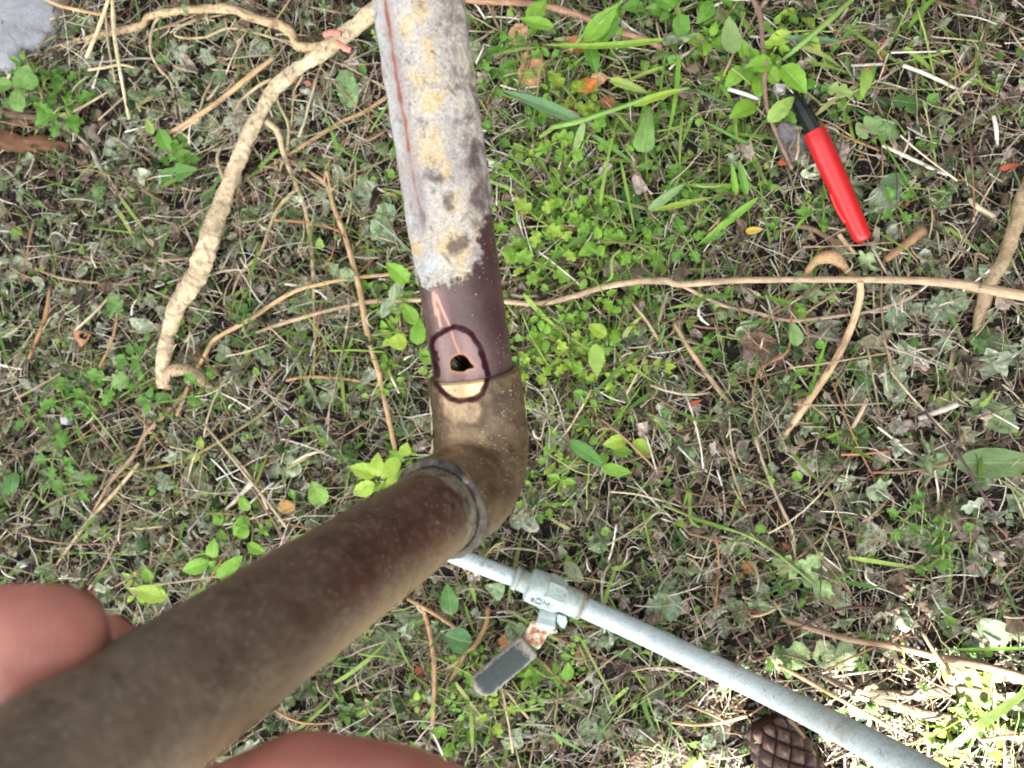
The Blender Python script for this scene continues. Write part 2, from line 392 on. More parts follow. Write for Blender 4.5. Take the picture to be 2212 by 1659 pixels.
def bladeT(i):
    r_ = random.Random(900 + i); V = []; U = []; T = []; bx = r_.uniform(-.25, .25); bz = r_.uniform(.05, .3); n_ = 7
    for k in range(n_ + 1):
        t = k / n_; w_ = .5 * (min(1, .4 + 4 * t)) * (1 - t ** 2.5) ** .8 + .01
        for u in (-1, 0, 1): V.append((bx * t * t * 1.0 + u * w_ * .1, t - .5, bz * (t - t * t) * 1.2 + abs(u) * w_ * .035)); U.append((u * .9, t))
    for k in range(n_):
        for q in (0, 1): a = k * 3 + q; T += [(a, a + 1, a + 4), (a, a + 4, a + 3)]
    return np.array(V), np.array(T), np.array(U)
T_BL = [bladeT(i) for i in range(10)]
gr2 = lambda x, y: (blob(x, y, 1450, 330, 330, 330) + blob(x, y, 1700, 90, 350, 120) + .35 * blob(x, y, 1250, 600, 200, 300) + .4 * blob(x, y, 1100, 1450, 300, 220) + .18).clip(0, 1)
N = 900; P, v = scatter(N, gr2); P[:, 2] += rng.uniform(.006, .018, N); L = rng.gamma(4, .0085, N).clip(.015, .07); Wd = rng.uniform(.010, .032, N)
batch('grass_blades', T_BL, N, P, rng.uniform(0, 6.3, N), rng.normal(0, .25, N), rng.normal(0, .4, N), np.stack([Wd * 1.2, L, L * .4], 1),
      pick([(.16, .34, .04), (.11, .26, .05), (.28, .42, .08), (.36, .40, .14)], [1, 1, .8, .5], N, .15), M_FRESH, 'green grass blades sticking out of the litter', 'grass')
N = 420; P, v = scatter(N, lambda x, y: (blob(x, y, 1600, 900, 330, 330) + .6 * blob(x, y, 700, 450, 250, 350) + .7 * blob(x, y, 450, 1000, 350, 200) + .5 * blob(x, y, 1950, 90, 200, 120) + .25).clip(0, 1)); P[:, 2] += rng.uniform(.010, .018, N); L = rng.gamma(5, .011, N).clip(.025, .11)
batch('dry_stems', T_STRAW, N, P, rng.uniform(0, 6.3, N), rng.normal(0, .05, N), rng.uniform(0, 6.3, N), sc3(L, rng.uniform(.0011, .0024, N)),
      pick([(.50, .37, .22), (.36, .24, .14), (.60, .50, .34), (.24, .14, .09), (.42, .22, .11)], [1.2, 1.2, .8, .9, .5], N, .15), M_FIB, 'longer dry brown and tan stems lying over the litter', 'dry stems')
# ------------------------------------------------------------------ leaves as single things
def leafgeo(base, tip, wid, up=Vector((0, 0, 1)), kind='ovate', fold=.25, curl=.0, wave=.0, rows=14, cols=4, teeth=0, seed=0):
    r_ = random.Random(seed)
    ax = tip - base; L = ax.length; t = ax.normalized(); s = t.cross(up).normalized(); nrm = s.cross(t)
    V = []; U = []
    for i in range(rows + 1):
        y = i / rows
        if kind == 'ovate': wv = math.sin(math.pi * y ** .8) ** .75 * (1 - .25 * y)
        elif kind == 'heart': wv = min(1, (y + .02) * 7) ** .5 * (1 - y) ** .8 * 1.15
        elif kind == 'blade': wv = min(1, .45 + 3 * y) * (1 - y ** 3.0) ** .8
        elif kind == 'lance': wv = math.sin(math.pi * y ** .7) ** .9
        elif kind == 'lobed': wv = (math.sin(math.pi * y ** .75) ** .6) * (.36 + .64 * abs(math.sin(2.5 * math.pi * y + .35)) ** .8)
        elif kind == 'notch': wv = (math.sin(math.pi * min(y * .95, 1)) ** .55) * (.7 + .35 * y)
        else: wv = math.sin(math.pi * min(max(y, .03), .97)) ** .4 * (.7 + .45 * r_.random())
        if teeth: wv *= 1 - .14 * ((y * teeth) % 1)
        wv = max(wv, .015)
        for k in range(-cols, cols + 1):
            u = k / cols; x = u * wv * wid / 2
            z = fold * abs(x) + curl * L * (y - .5) ** 2 * -1 + wave * wid * math.sin(y * 11 + u * 2 + seed) * abs(u) + .03 * wid * (r_.random() - .5)
            V.append(base + ax * y + s * x + nrm * z); U.append((u * wv, y))
    nc = 2 * cols + 1
    Fc = [(i * nc + k, i * nc + k + 1, (i + 1) * nc + k + 1, (i + 1) * nc + k) for i in range(rows) for k in range(nc - 1)]
    return np.array([tuple(q) for q in V]), Fc, U
GREEN = {'fresh': (.18, .37, .035), 'yel': (.30, .44, .05), 'mid': (.10, .25, .03), 'dark': (.045, .12, .028), 'grey': (.22, .30, .17), 'dull': (.16, .21, .11),
         'orange': (.50, .17, .045), 'tan': (.52, .33, .17), 'yellow': (.65, .45, .07), 'brown': (.20, .10, .055), 'sage': (.27, .36, .23)}
def leaf(name, label, cat, b, t, wpx, col, kind='ovate', h=.012, h2=None, group=None, m=None, stem=None, **kw):
    B = G(b[0], b[1], h); T = G(t[0], t[1], h if h2 is None else h2); A = Acc()
    kw.setdefault('seed', int(b[0] * 7 + b[1]))
    v_, f_, u_ = leafgeo(B, T, wpx * PX(*b), kind=kind, **kw); A.add(v_, f_, GREEN[col] if isinstance(col, str) else col, u_)
    if stem:
        pth = gpath(list(stem), 5) + [B]
        v_, f_, u_ = tubegeo(pth, [.0007] * len(pth), 5); A.add(v_, f_, (.22, .33, .08), [(.5, q[1]) for q in u_])
    o = A.out(name, m or (M_DRY if col in ('orange', 'tan', 'brown', 'dull', 'sage', 'grey') else M_FRESH))
    return tag(o, label, cat, group)

# ------------------------------------------------------------------ small plants: one mesh per variety, copied
def plant_mesh(seed, kind):
    r_ = random.Random(seed); A = Acc(); g = GREEN[kind[1]]
    def c(): q = 1 + .18 * (r_.random() - .5) * 2; return tuple(x * q for x in g)
    H = r_.uniform(.012, .02)
    lean = Vector((r_.uniform(-.006, .006), r_.uniform(-.006, .006), 0))
    top = lean + Vector((0, 0, H))
    stems = []
    def st(p, q, r=.0006):
        mid = (p + q) / 2 + Vector((0, 0, .002)); pa = catmull([p, mid, q], 3)
        v_, f_, u_ = tubegeo(pa, [r] * len(pa), 5); A.add(v_, f_, (.24, .34, .09), [(.5, z[1]) for z in u_])
    st(Vector((0, 0, -.006)), top, .0008)
    if kind[0] == 'trefoil':
        for j in range(r_.choice([2, 3])):
            a0 = r_.uniform(0, 6.3); hub = top + Vector((math.cos(a0), math.sin(a0), 0)) * r_.uniform(.006, .014) + Vector((0, 0, r_.uniform(-.006, .003)))
            st(top, hub)
            for k in range(3):
                a = a0 + (k - 1) * 1.5; s = r_.uniform(.0075, .011)
                d = Vector((math.cos(a), math.sin(a), r_.uniform(-.5, .35)))
                v_, f_, u_ = leafgeo(hub + d * .0018, hub + d * s, s * r_.uniform(.42, .58), kind='ovate', fold=.3, curl=r_.uniform(-.2, .6), wave=.06, rows=9, cols=3, seed=seed + k, teeth=3); A.add(v_, f_, c(), u_)
    elif kind[0] == 'pairs':
        a0 = r_.uniform(0, 3.1)
        for lv in range(2):
            hub = top - Vector((0, 0, .006 * (1 - lv)))
            for k in range(2):
                a = a0 + k * math.pi + lv * 1.4 + r_.uniform(-.2, .2); s = r_.uniform(.011, .018) * (1 - .3 * lv)
                d = Vector((math.cos(a), math.sin(a), r_.uniform(-.1, .2)))
                v_, f_, u_ = leafgeo(hub + d * .002, hub + d * s, s * .62, kind='ovate', fold=.3, curl=.25, rows=9, cols=3, seed=seed + k, teeth=5); A.add(v_, f_, c(), u_)
    elif kind[0] == 'lobed':
        for k in range(r_.choice([3, 4])):
            a = k * 1.7 + r_.uniform(-.3, .3); s = r_.uniform(.013, .021)
            d = Vector((math.cos(a), math.sin(a), r_.uniform(-.2, .15))); st(top, top + d * s * .5)
            v_, f_, u_ = leafgeo(top + d * s * .45, top + d * s * 1.25, s * .62, kind='lobed', fold=.25, curl=.3, wave=.05, rows=16, cols=3, seed=seed + k); A.add(v_, f_, c(), u_)
    elif kind[0] == 'sprig':
        a0 = r_.uniform(0, 6.3); D = Vector((math.cos(a0), math.sin(a0), .1)); pts = [top * .6 + D * .009 * j for j in range(4)]
        for p, q in zip(pts, pts[1:]): st(p, q)
        for j, p in enumerate(pts):
            for sg in (-1, 1):
                a = a0 + sg * 1.0; s = r_.uniform(.006, .010); d = Vector((math.cos(a), math.sin(a), .05))
                v_, f_, u_ = leafgeo(p, p + d * s, s * .6, kind='ovate', fold=.2, rows=6, cols=2, seed=seed + j); A.add(v_, f_, c(), u_)
        v_, f_, u_ = leafgeo(pts[-1], pts[-1] + D * .009, .006, kind='ovate', rows=6, cols=2); A.add(v_, f_, c(), u_)
    else:   # broad serrated
        for k in range(r_.choice([2, 3])):
            a = k * 2.2 + r_.uniform(-.3, .3) + seed; s = r_.uniform(.018, .026)
            d = Vector((math.cos(a), math.sin(a), r_.uniform(-.15, .25)))
            v_, f_, u_ = leafgeo(top + d * .003, top + d * s, s * .62, kind='ovate', fold=.28, curl=.3, rows=12, cols=4, seed=seed + k, teeth=7); A.add(v_, f_, c(), u_)
    me = bpy.data.meshes.new('seedling')
    V = np.concatenate(A.v); me.from_pydata(V.tolist(), [], A.f); me.polygons.foreach_set('use_smooth', [True] * len(me.polygons))
    at = me.attributes.new('Col', 'FLOAT_COLOR', 'POINT'); C_ = np.concatenate(A.c); at.data.foreach_set('color', np.concatenate([C_, np.ones((len(C_), 1))], 1).astype(np.float32).ravel())
    ul = me.uv_layers.new(name='UVMap'); li = np.empty(len(me.loops), np.int32); me.loops.foreach_get('vertex_index', li)
    ul.data.foreach_set('uv', np.concatenate(A.uv).astype(np.float32)[li].ravel()); me.materials.append(M_FRESH)
    return me
VAR = {}
for cn in ('fresh', 'mid', 'yel', 'dark'):
    VAR[cn] = [plant_mesh(31 * i + len(cn), (k, cn)) for i, k in enumerate(['trefoil', 'pairs', 'lobed', 'broad', 'trefoil', 'sprig', 'pairs', 'lobed'])]
CL = [  # centre, spread, count, tone, varieties, scale, label
    (1230, 430, 120, 230, 54, 'fresh', [0, 1, 2, 4, 6, 7], 1.0, 'small bright green weed seedling in the thick patch right of the pipe'),
    (1180, 690, 80, 110, 20, 'fresh', [0, 1, 2, 4], 1.0, 'small bright green weed seedling beside the long dry vine right of the pipe'),
    (1130, 150, 110, 110, 16, 'mid', [0, 1, 2, 6], 1.0, 'green seedling under the reddish stick near the top of the pipe'),
    (1420, 420, 110, 170, 16, 'mid', [1, 2, 4, 7], .9, 'green weed seedling between the pipe and the red marker'),
    (1640, 130, 110, 90, 14, 'fresh', [1, 3, 6], 1.15, 'leafy green weed above the tip of the red marker'),
    (1420, 40, 140, 50, 8, 'mid', [1, 3, 6], 1.1, 'green leafy weed at the top edge right of the pipe'),
    (1270, 790, 70, 120, 12, 'yel', [0, 2, 5], 1.0, 'yellow green seedling to the right of the elbow'),
    (1250, 1000, 120, 50, 9, 'fresh', [1, 2, 3], 1.0, 'green seedling below and right of the elbow bend'),
    (860, 720, 50, 110, 14, 'fresh', [0, 1, 3], 1.1, 'bright green weed tucked against the left side of the pipe'),
    (860, 1010, 60, 60, 8, 'yel', [1, 3], 1.15, 'lime green seedling above the lower pipe arm'),
    (470, 1170, 160, 130, 18, 'fresh', [0, 1, 3, 6], 1.1, 'green seedling above the thumb and lower pipe arm'),
    (60, 190, 50, 50, 5, 'mid', [0, 4], 1.5, 'round leaved green plant beside the grey concrete in the corner'),
    (150, 230, 50, 60, 5, 'mid', [5, 2], 1.3, 'ferny green plant below the concrete corner'),
    (380, 370, 45, 40, 5, 'mid', [1, 3], 1.1, 'green plant on the litter left of the big root'),
    (250, 830, 110, 110, 12, 'mid', [0, 2, 6], 1.1, 'green seedling to the left of the root tip'),
    (120, 1010, 110, 110, 10, 'mid', [0, 1, 7], 1.0, 'green weed low on the left edge above the thumb'),
    (450, 700, 120, 90, 8, 'mid', [0, 4, 2], 1.0, 'green seedling beside the lower half of the big root'),
    (1080, 1470, 190, 130, 26, 'fresh', [0, 1, 2, 4, 5], .95, 'green seedling around the rusty valve handle'),
    (740, 1450, 70, 130, 8, 'mid', [0, 1, 6], 1.0, 'green seedling between the lower pipe arm and the dry orange stem'),
    (1560, 1250, 330, 160, 12, 'mid', [0, 5, 1], .8, 'small sparse green seedling among the mulch on the right'),
    (1750, 800, 220, 130, 9, 'mid', [0, 2, 5], .8, 'small seedling in the brown mulch under the horizontal vine'),
    (1900, 450, 170, 200, 8, 'mid', [1, 2], .9, 'small green plant to the right of the red marker'),
    (2110, 1560, 90, 70, 11, 'yel', [5, 1, 5], 1.2, 'sunlit lime green sprig in the bottom right corner'),
    (2000, 1130, 80, 60, 5, 'mid', [2, 5], 1.0, 'green tuft below the large grey green leaf on the right'),
]
nplants = 0
for cx_, cy_, sx, sy_, cnt, tone, vs, sc_, lab in CL:
    for k in range(cnt):
        x = cx_ + rng.normal(0, sx * .62); y = cy_ + rng.normal(0, sy_ * .62)
        if abs(x - cx_) > sx * 1.6 or abs(y - cy_) > sy_ * 1.6: x, y = cx_ + rng.uniform(-sx, sx), cy_ + rng.uniform(-sy_, sy_)
        me = VAR[tone if rng.random() < .75 else {'fresh': 'yel', 'mid': 'dark', 'yel': 'fresh', 'dark': 'mid'}[tone]][vs[int(rng.integers(len(vs)))]]
        o = bpy.data.objects.new('seedling', me); COL.objects.link(o); o.location = G(x, y, .002)
        s = sc_ * rng.uniform(.6, 1.1); o.scale = (s, s, s); o.rotation_euler = (rng.normal(0, .12), rng.normal(0, .12), rng.uniform(0, 6.3))
        tag(o, lab, 'seedling', 'weed seedlings growing through the litter'); nplants += 1

# ------------------------------------------------------------------ the copper pipe with its elbow
RP = 0.014
C0 = Vector((-.0084, -.0328, CAMZ - .2687))                 # where the two pipe axes meet
a1 = Vector((.1338, -.9681, -.2121)).normalized()           # upper pipe, running down the picture into the elbow
a2 = Vector((-.3733, -.1671, .9125)).normalized()           # lower arm, rising towards the viewer
def segdist(P, poly, closed=False):
    P = np.asarray(P); D = np.full(len(P), 1e9); n_ = len(poly)
    for i in range(n_ if closed else n_ - 1):
        a, b = np.array(poly[i], float), np.array(poly[(i + 1) % n_], float); ab = b - a
        t = (((P - a) @ ab) / (ab @ ab + 1e-9)).clip(0, 1); D = np.minimum(D, np.hypot(*(P - a - t[:, None] * ab).T))
    return D
def inside(P, poly):
    P = np.asarray(P); c = np.zeros(len(P), bool); n_ = len(poly)
    for i in range(n_):
        x1, y1 = poly[i]; x2, y2 = poly[(i + 1) % n_]
        k = ((y1 > P[:, 1]) != (y2 > P[:, 1])) & (P[:, 0] < (x2 - x1) * (P[:, 1] - y1) / ((y2 - y1) or 1e-9) + x1); c ^= k
    return c
def sdf(P, poly): d = segdist(P, poly, True); return np.where(inside(P, poly), d, -d)
z4 = lambda L_: [((1500 + x * .3165) / 1.823, (1100 + y * .3165) / 1.823) for x, y in L_]
z2 = lambda L_: [(713 + x * .347, y * .347) for x, y in L_]
zm = lambda L_: [(713 + x * .347, 548.6 + y * .347) for x, y in L_]
INK_A = z4([(700, 1200), (690, 1090), (665, 990), (640, 900), (632, 820), (655, 740), (700, 695), (780, 655), (860, 610), (930, 595), (1010, 615), (1080, 640), (1150, 710), (1190, 790), (1240, 860), (1262, 960), (1300, 1090), (1332, 1180)])
INK_B = z4([(682, 1200), (695, 1310), (760, 1390), (800, 1430), (870, 1490), (960, 1512), (1080, 1498), (1170, 1492), (1260, 1430), (1300, 1330), (1322, 1260), (1332, 1180)])
INK_C = z4([(690, 905), (690, 960), (715, 1000)])
HOLE = z4([(878, 1060), (890, 1015), (930, 975), (985, 955), (1040, 965), (1080, 1000), (1100, 1040), (1150, 1090), (1140, 1108), (1080, 1118), (1030, 1150), (960, 1147), (890, 1125)])
HOLE = [(1004 + (x - 1004) * 1.12, 792 + (y - 792) * 1.10 - 1) for x, y in HOLE]
CU1 = z4([(690, 200), (760, 370), (855, 580)]); CU2 = z4([(878, 655), (920, 790), (980, 915)])
CU3 = z4([(655, 165), (660, 300), (690, 440)]); CU4 = z4([(700, 380), (740, 580)]); CU5 = z4([(710, 640), (780, 640)])
STREAK = z2([(340, -40), (365, 130), (385, 250), (405, 400), (425, 520), (445, 640), (470, 760), (490, 930)]); STREAK2 = z2([(490, 930), (530, 1150), (560, 1290), (572, 1390)])
CRUST = [(600, -400), (1250, -400), (1250, 380), (1064, 440), (1046, 480), (1032, 515), (1041, 548), (1036, 566), (1018, 580), (1003, 604), (985, 612), (960, 616), (943, 622), (926, 627), (912, 617), (900, 598), (886, 582), (700, 560)]
PATCH = z4([(700, 1195), (715, 1310), (800, 1400), (870, 1460), (960, 1480), (1080, 1470), (1170, 1462), (1245, 1400), (1275, 1320), (1300, 1190), (1090, 1185), (1000, 1215)])
PATCH2 = zm([(720, 900), (900, 900), (930, 960), (920, 1060), (860, 1050), (740, 1060)])
PATCH3 = zm([(730, 1080), (960, 1100), (950, 1190), (740, 1200)])

def pipe_masks(V, Nn, which):
    U_ = toV(V); view = np.array([0, 0, CAMZ]) - V; view /= np.linalg.norm(view, axis=1, keepdims=True)
    face = (np.einsum('ij,ij->i', view, Nn) > .05).astype(float)
    sm = lambda d, w: (1 / (1 + np.exp(-d / w)))
    wob = np.array([mnoise.noise(Vector((p[0] * 400, p[1] * 400, p[2] * 400))) for p in V])
    ink = np.maximum.reduce([sm(6.6 + 2.6 * wob - segdist(U_, INK_A if which == 'pipe' else INK_B), .55), sm(3.6 - segdist(U_, INK_C), .5) if which == 'pipe' else 0 * wob]) * face
    if which == 'pipe':
        cu = np.maximum.reduce([sm(2.6 + wob - segdist(U_, CU1), .5), sm(2.2 + wob - segdist(U_, CU2), .5), sm(3.4 + 2.5 * wob - segdist(U_, CU3), .6), sm(3.0 + 2 * wob - segdist(U_, CU4), .5), .6 * sm(1.8 + 2 * wob - segdist(U_, CU5), .5)]) * face
        st = np.maximum(sm(2.4 + 3.4 * wob - segdist(U_, STREAK), .9), .8 * sm(.8 + 2.5 * wob - segdist(U_, STREAK2), .7)) * face
        halo = sm(14 - segdist(U_, STREAK + STREAK2), 5) * face
        wob2 = np.array([mnoise.fractal(Vector(p * 900), 1, 2, 3) for p in V])
        crust = sm(sdf(U_, CRUST) + 11 * wob + 9 * wob2 - 3, 1.8)
        rim = sm(5 + 2 * wob + sdf(U_, HOLE), 1.6) * face
        bright = np.maximum(sm(sdf(U_, INK_A + INK_B[::-1]), 4), .55 * np.exp(-((U_[:, 0] - (945 + .12 * (U_[:, 1] - 620))) / 26) ** 2)) * face  # the lengthwise band paints a sheen highlight into the copper colour
        w1 = np.array([mnoise.fractal(Vector(p * 110), 1, 2, 4) for p in V]); w2 = np.array([mnoise.fractal(Vector(p * 110) + Vector((7, 3, 1)), 1, 2, 4) for p in V])
        WU = U_ + np.stack([w1 * 26, w2 * 26], 1)
        def spl(L_):
            q = 0 * wob
            for (x, y, a, b) in L_: q = np.maximum(q, np.exp(-(((WU[:, 0] - x) / a) ** 2 + ((WU[:, 1] - y) / b) ** 2)))
            return q * face
        tan = spl([(905, 10, 25, 50), (880, 70, 22, 45), (925, 110, 25, 40), (905, 165, 20, 25), (925, 215, 22, 22), (950, 300, 26, 30), (938, 335, 30, 30), (968, 370, 26, 30), (990, 440, 16, 22), (965, 530, 30, 42), (1000, 560, 18, 40), (900, 545, 16, 30), (1015, 515, 12, 25)])
        bare = spl([(938, 386, 26, 14), (975, 432, 22, 16), (985, 530, 15, 24), (980, 180, 16, 10), (960, 195, 22, 7), (1015, 345, 14, 40), (1035, 430, 16, 40), (905, 470, 12, 30)])
        blue = spl([(820, 40, 16, 120), (845, 200, 14, 90), (860, 300, 18, 70), (905, 590, 25, 22), (930, 575, 25, 30), (880, 480, 14, 40)])
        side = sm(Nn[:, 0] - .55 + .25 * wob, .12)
        return dict(tan=tan, bare=bare, blue=blue, side=side, ink=ink, cu=np.maximum(cu, st), streak=st, halo=halo, crust=crust, rim=rim, bright=bright)
    patch = sm(sdf(U_, PATCH) + 2.0, 1.0) * face
    wl = np.array([mnoise.fractal(Vector(p * 170), 1, 2, 4) for p in V])
    p2 = np.maximum(sm(sdf(U_, PATCH2) + 9 * wob + 14 * wl, 4), .6 * sm(sdf(U_, PATCH3) + 12 * wob + 16 * wl, 6)) * face
    return dict(ink=ink, patch=patch, patch2=p2)

def ringtube(path, frames, rad_fn, ns, inner=None):
    """path: centres; frames: (u, v) per centre; outer surface then optional inner surface, closed at both ends"""
    V = []; Nn = []; n_ = len(path); ang = np.linspace(0, 2 * math.pi, ns, endpoint=False)
    for i in range(n_):
        u, v_ = np.array(frames[i][0]), np.array(frames[i][1]); d = np.cos(ang)[:, None] * u + np.sin(ang)[:, None] * v_
        V.append(np.array(path[i]) + d * rad_fn(i, ang)[:, None]); Nn.append(d)
    if inner:
        for i in range(n_):
            u, v_ = np.array(frames[i][0]), np.array(frames[i][1]); d = np.cos(ang)[:, None] * u + np.sin(ang)[:, None] * v_
            V.append(np.array(path[i]) + d * inner); Nn.append(-d)
    V = np.concatenate(V); Nn = np.concatenate(Nn); k = np.arange(ns); k2 = (k + 1) % ns; Q = []
    for i in range(n_ - 1): Q.append(np.stack([i * ns + k, i * ns + k2, (i + 1) * ns + k2, (i + 1) * ns + k], 1))
    if inner:
        o_ = n_ * ns
        for i in range(n_ - 1): Q.append(np.stack([o_ + i * ns + k, o_ + (i + 1) * ns + k, o_ + (i + 1) * ns + k2, o_ + i * ns + k2], 1))
        Q.append(np.stack([k, o_ + k, o_ + k2, k2], 1)); e = (n_ - 1) * ns; Q.append(np.stack([e + k, e + k2, o_ + e + k2, o_ + e + k], 1))
    return V, Nn, np.concatenate(Q).tolist()

def patina(n, l, P, stops, scale=110): return ramp(n, l, nz(n, l, scale, 7, .65, P), stops)
def specks(n, l, P, scale, thr):
    v = n.new('ShaderNodeTexVoronoi'); v.inputs['Scale'].default_value = scale; v.inputs['Randomness'].default_value = 1; l.new(P, v.inputs['Vector'])
    a = ramp(n, l, v.outputs['Distance'], [(thr, 1.0), (thr + .07, 0.0)])
    g = ramp(n, l, nz(n, l, scale * .12, 3, .5, P), [(.44, 0.0), (.60, 1.0)])
    h_ = n.new('ShaderNodeSeparateColor'); l.new(v.outputs['Color'], h_.inputs[0])
    return mth(n, l, 'MULTIPLY', mth(n, l, 'MULTIPLY', a, g), mth(n, l, 'GREATER_THAN', h_.outputs[0], .45))

def copper_mat():
    m, n, l, b = mat('oxidised_copper'); P = gpos(n)
    base = patina(n, l, P, [(.25, (.042, .021, .020)), (.45, (.066, .035, .034)), (.62, (.11, .066, .064)), (.8, (.055, .031, .026))], 38)
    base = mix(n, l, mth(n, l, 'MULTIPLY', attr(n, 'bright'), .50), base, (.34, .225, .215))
    fine = nz(n, l, 900, 3, .6, P)
    sp = specks(n, l, P, 780, .17)
    base = mix(n, l, mth(n, l, 'MULTIPLY', sp, .85), base, (.50, .42, .36))
    # lime and verdigris crust
    n1 = nz(n, l, 95, 10, .8, P); n2 = nz(n, l, 190, 9, .8, P, .3); n3 = nz(n, l, 28, 5, .6, P); n4 = nz(n, l, 1100, 5, .8, P)
    cr = ramp(n, l, n1, [(.32, (.18, .15, .14)), (.42, (.38, .34, .31)), (.49, (.54, .50, .43)), (.56, (.64, .57, .43)), (.72, (.56, .42, .23))])
    nA = nz(n, l, 110, 10, .85, P); nB = nz(n, l, 420, 6, .8, P)
    thr = lambda a, q: ramp(n, l, mth(n, l, 'ADD', attr(n, a), mth(n, l, 'MULTIPLY', mth(n, l, 'SUBTRACT', mth(n, l, 'ADD', mth(n, l, 'MULTIPLY', nA, .6), mth(n, l, 'MULTIPLY', nB, .4)), .5), 2.8)), [(.22, 0.0), (.85, q)])
    cr = mix(n, l, ramp(n, l, n3, [(.44, 0.0), (.58, .8)]), cr, (.46, .445, .44))
    cr = mix(n, l, thr('tan', .9), cr, mix(n, l, n2, (.50, .35, .17), (.72, .60, .38)))
    cr = mix(n, l, thr('blue', .8), cr, (.52, .56, .58))
    cr = mix(n, l, ramp(n, l, n2, [(.52, 0.0), (.61, .55), (.68, .9)]), cr, (.085, .052, .055))
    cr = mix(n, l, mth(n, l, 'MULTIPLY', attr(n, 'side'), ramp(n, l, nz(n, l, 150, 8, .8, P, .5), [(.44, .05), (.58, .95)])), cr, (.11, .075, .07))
    cr = mix(n, l, thr('bare', .8), cr, (.075, .042, .040))
    cr = mix(n, l, 1.0, cr, ramp(n, l, n4, [(.34, .62), (.48, 1.12), (.66, 1.5)]), 'MULTIPLY')
    cm = attr(n, 'crust'); hl = attr(n, 'halo')
    cr = mix(n, l, mth(n, l, 'MULTIPLY', hl, .6), cr, (.30, .24, .27))
    bare = ramp(n, l, nz(n, l, 75, 6, .6, P, .3), [(.66, 0.0), (.72, 1.0)])
    cmx = mth(n, l, 'MULTIPLY', cm, mth(n, l, 'SUBTRACT', 1.0, mth(n, l, 'MULTIPLY', bare, .85)))
    c = mix(n, l, cmx, base, cr)
    c = mix(n, l, mth(n, l, 'MULTIPLY', attr(n, 'rim'), .7), c, (.42, .22, .10))
    c = mix(n, l, attr(n, 'cu'), c, (.50, .26, .19)); c = mix(n, l, attr(n, 'streak'), c, (.30, .105, .062))
    c = mix(n, l, mth(n, l, 'MULTIPLY', attr(n, 'ink'), ramp(n, l, nz(n, l, 260, 3, .6, P), [(.3, .72), (.55, .97)])), c, (.022, .005, .010))
    l.new(mth(n, l, 'MULTIPLY', mth(n, l, 'SUBTRACT', 1.0, attr(n, 'ink')), .5), b.inputs['Specular IOR Level'])
    l.new(c, b.inputs['Base Color'])
    met = mth(n, l, 'MULTIPLY', mth(n, l, 'SUBTRACT', 1.0, cmx), .25); l.new(met, b.inputs['Metallic'])
    l.new(mix(n, l, cmx, mix(n, l, fine, .20, .42), .92), b.inputs['Roughness'])
    hh = mth(n, l, 'ADD', mth(n, l, 'MULTIPLY', mth(n, l, 'ADD', n2, n4), cmx), mth(n, l, 'ADD', mth(n, l, 'MULTIPLY', sp, .6), mth(n, l, 'MULTIPLY', fine, .08)))
    l.new(bump(n, l, hh, .0012), b.inputs['Normal']); return m
def bronze_mat():
    m, n, l, b = mat('weathered_bronze'); P = gpos(n)
    c = patina(n, l, P, [(.28, (.032, .018, .008)), (.46, (.075, .046, .022)), (.58, (.135, .088, .045)), (.75, (.05, .034, .018))], 95)
    c = mix(n, l, ramp(n, l, nz(n, l, 420, 5, .7, P), [(.5, 0.0), (.75, .6)]), c, (.17, .13, .085))
    sp = specks(n, l, P, 760, .24); c = mix(n, l, mth(n, l, 'MULTIPLY', sp, .7), c, (.52, .45, .36))
    c = mix(n, l, mth(n, l, 'MULTIPLY', attr(n, 'patch2'), ramp(n, l, nz(n, l, 200, 5, .7, P), [(.3, .35), (.6, 1.0)])), c, (.50, .36, .22))
    pt = mix(n, l, ramp(n, l, nz(n, l, 700, 3, .6, P), [(.56, 0.0), (.66, .45)]), (.64, .48, .27), (.35, .24, .13))
    c = mix(n, l, attr(n, 'patch'), c, pt)
    c = mix(n, l, mth(n, l, 'MULTIPLY', attr(n, 'ink'), ramp(n, l, nz(n, l, 260, 3, .6, P), [(.3, .75), (.55, .97)])), c, (.030, .007, .013))
    l.new(mth(n, l, 'MULTIPLY', mth(n, l, 'SUBTRACT', 1.0, attr(n, 'ink')), .5), b.inputs['Specular IOR Level'])
    l.new(c, b.inputs['Base Color']); l.new(mth(n, l, 'ADD', .25, mth(n, l, 'MULTIPLY', attr(n, 'patch'), .25)), b.inputs['Metallic'])
    b.inputs['Roughness'].default_value = .33
    hh = mth(n, l, 'ADD', mth(n, l, 'MULTIPLY', nz(n, l, 260, 6, .7, P), mth(n, l, 'SUBTRACT', 1.0, attr(n, 'patch'))), mth(n, l, 'MULTIPLY', sp, .8))
    l.new(bump(n, l, hh, .0008), b.inputs['Normal']); return m
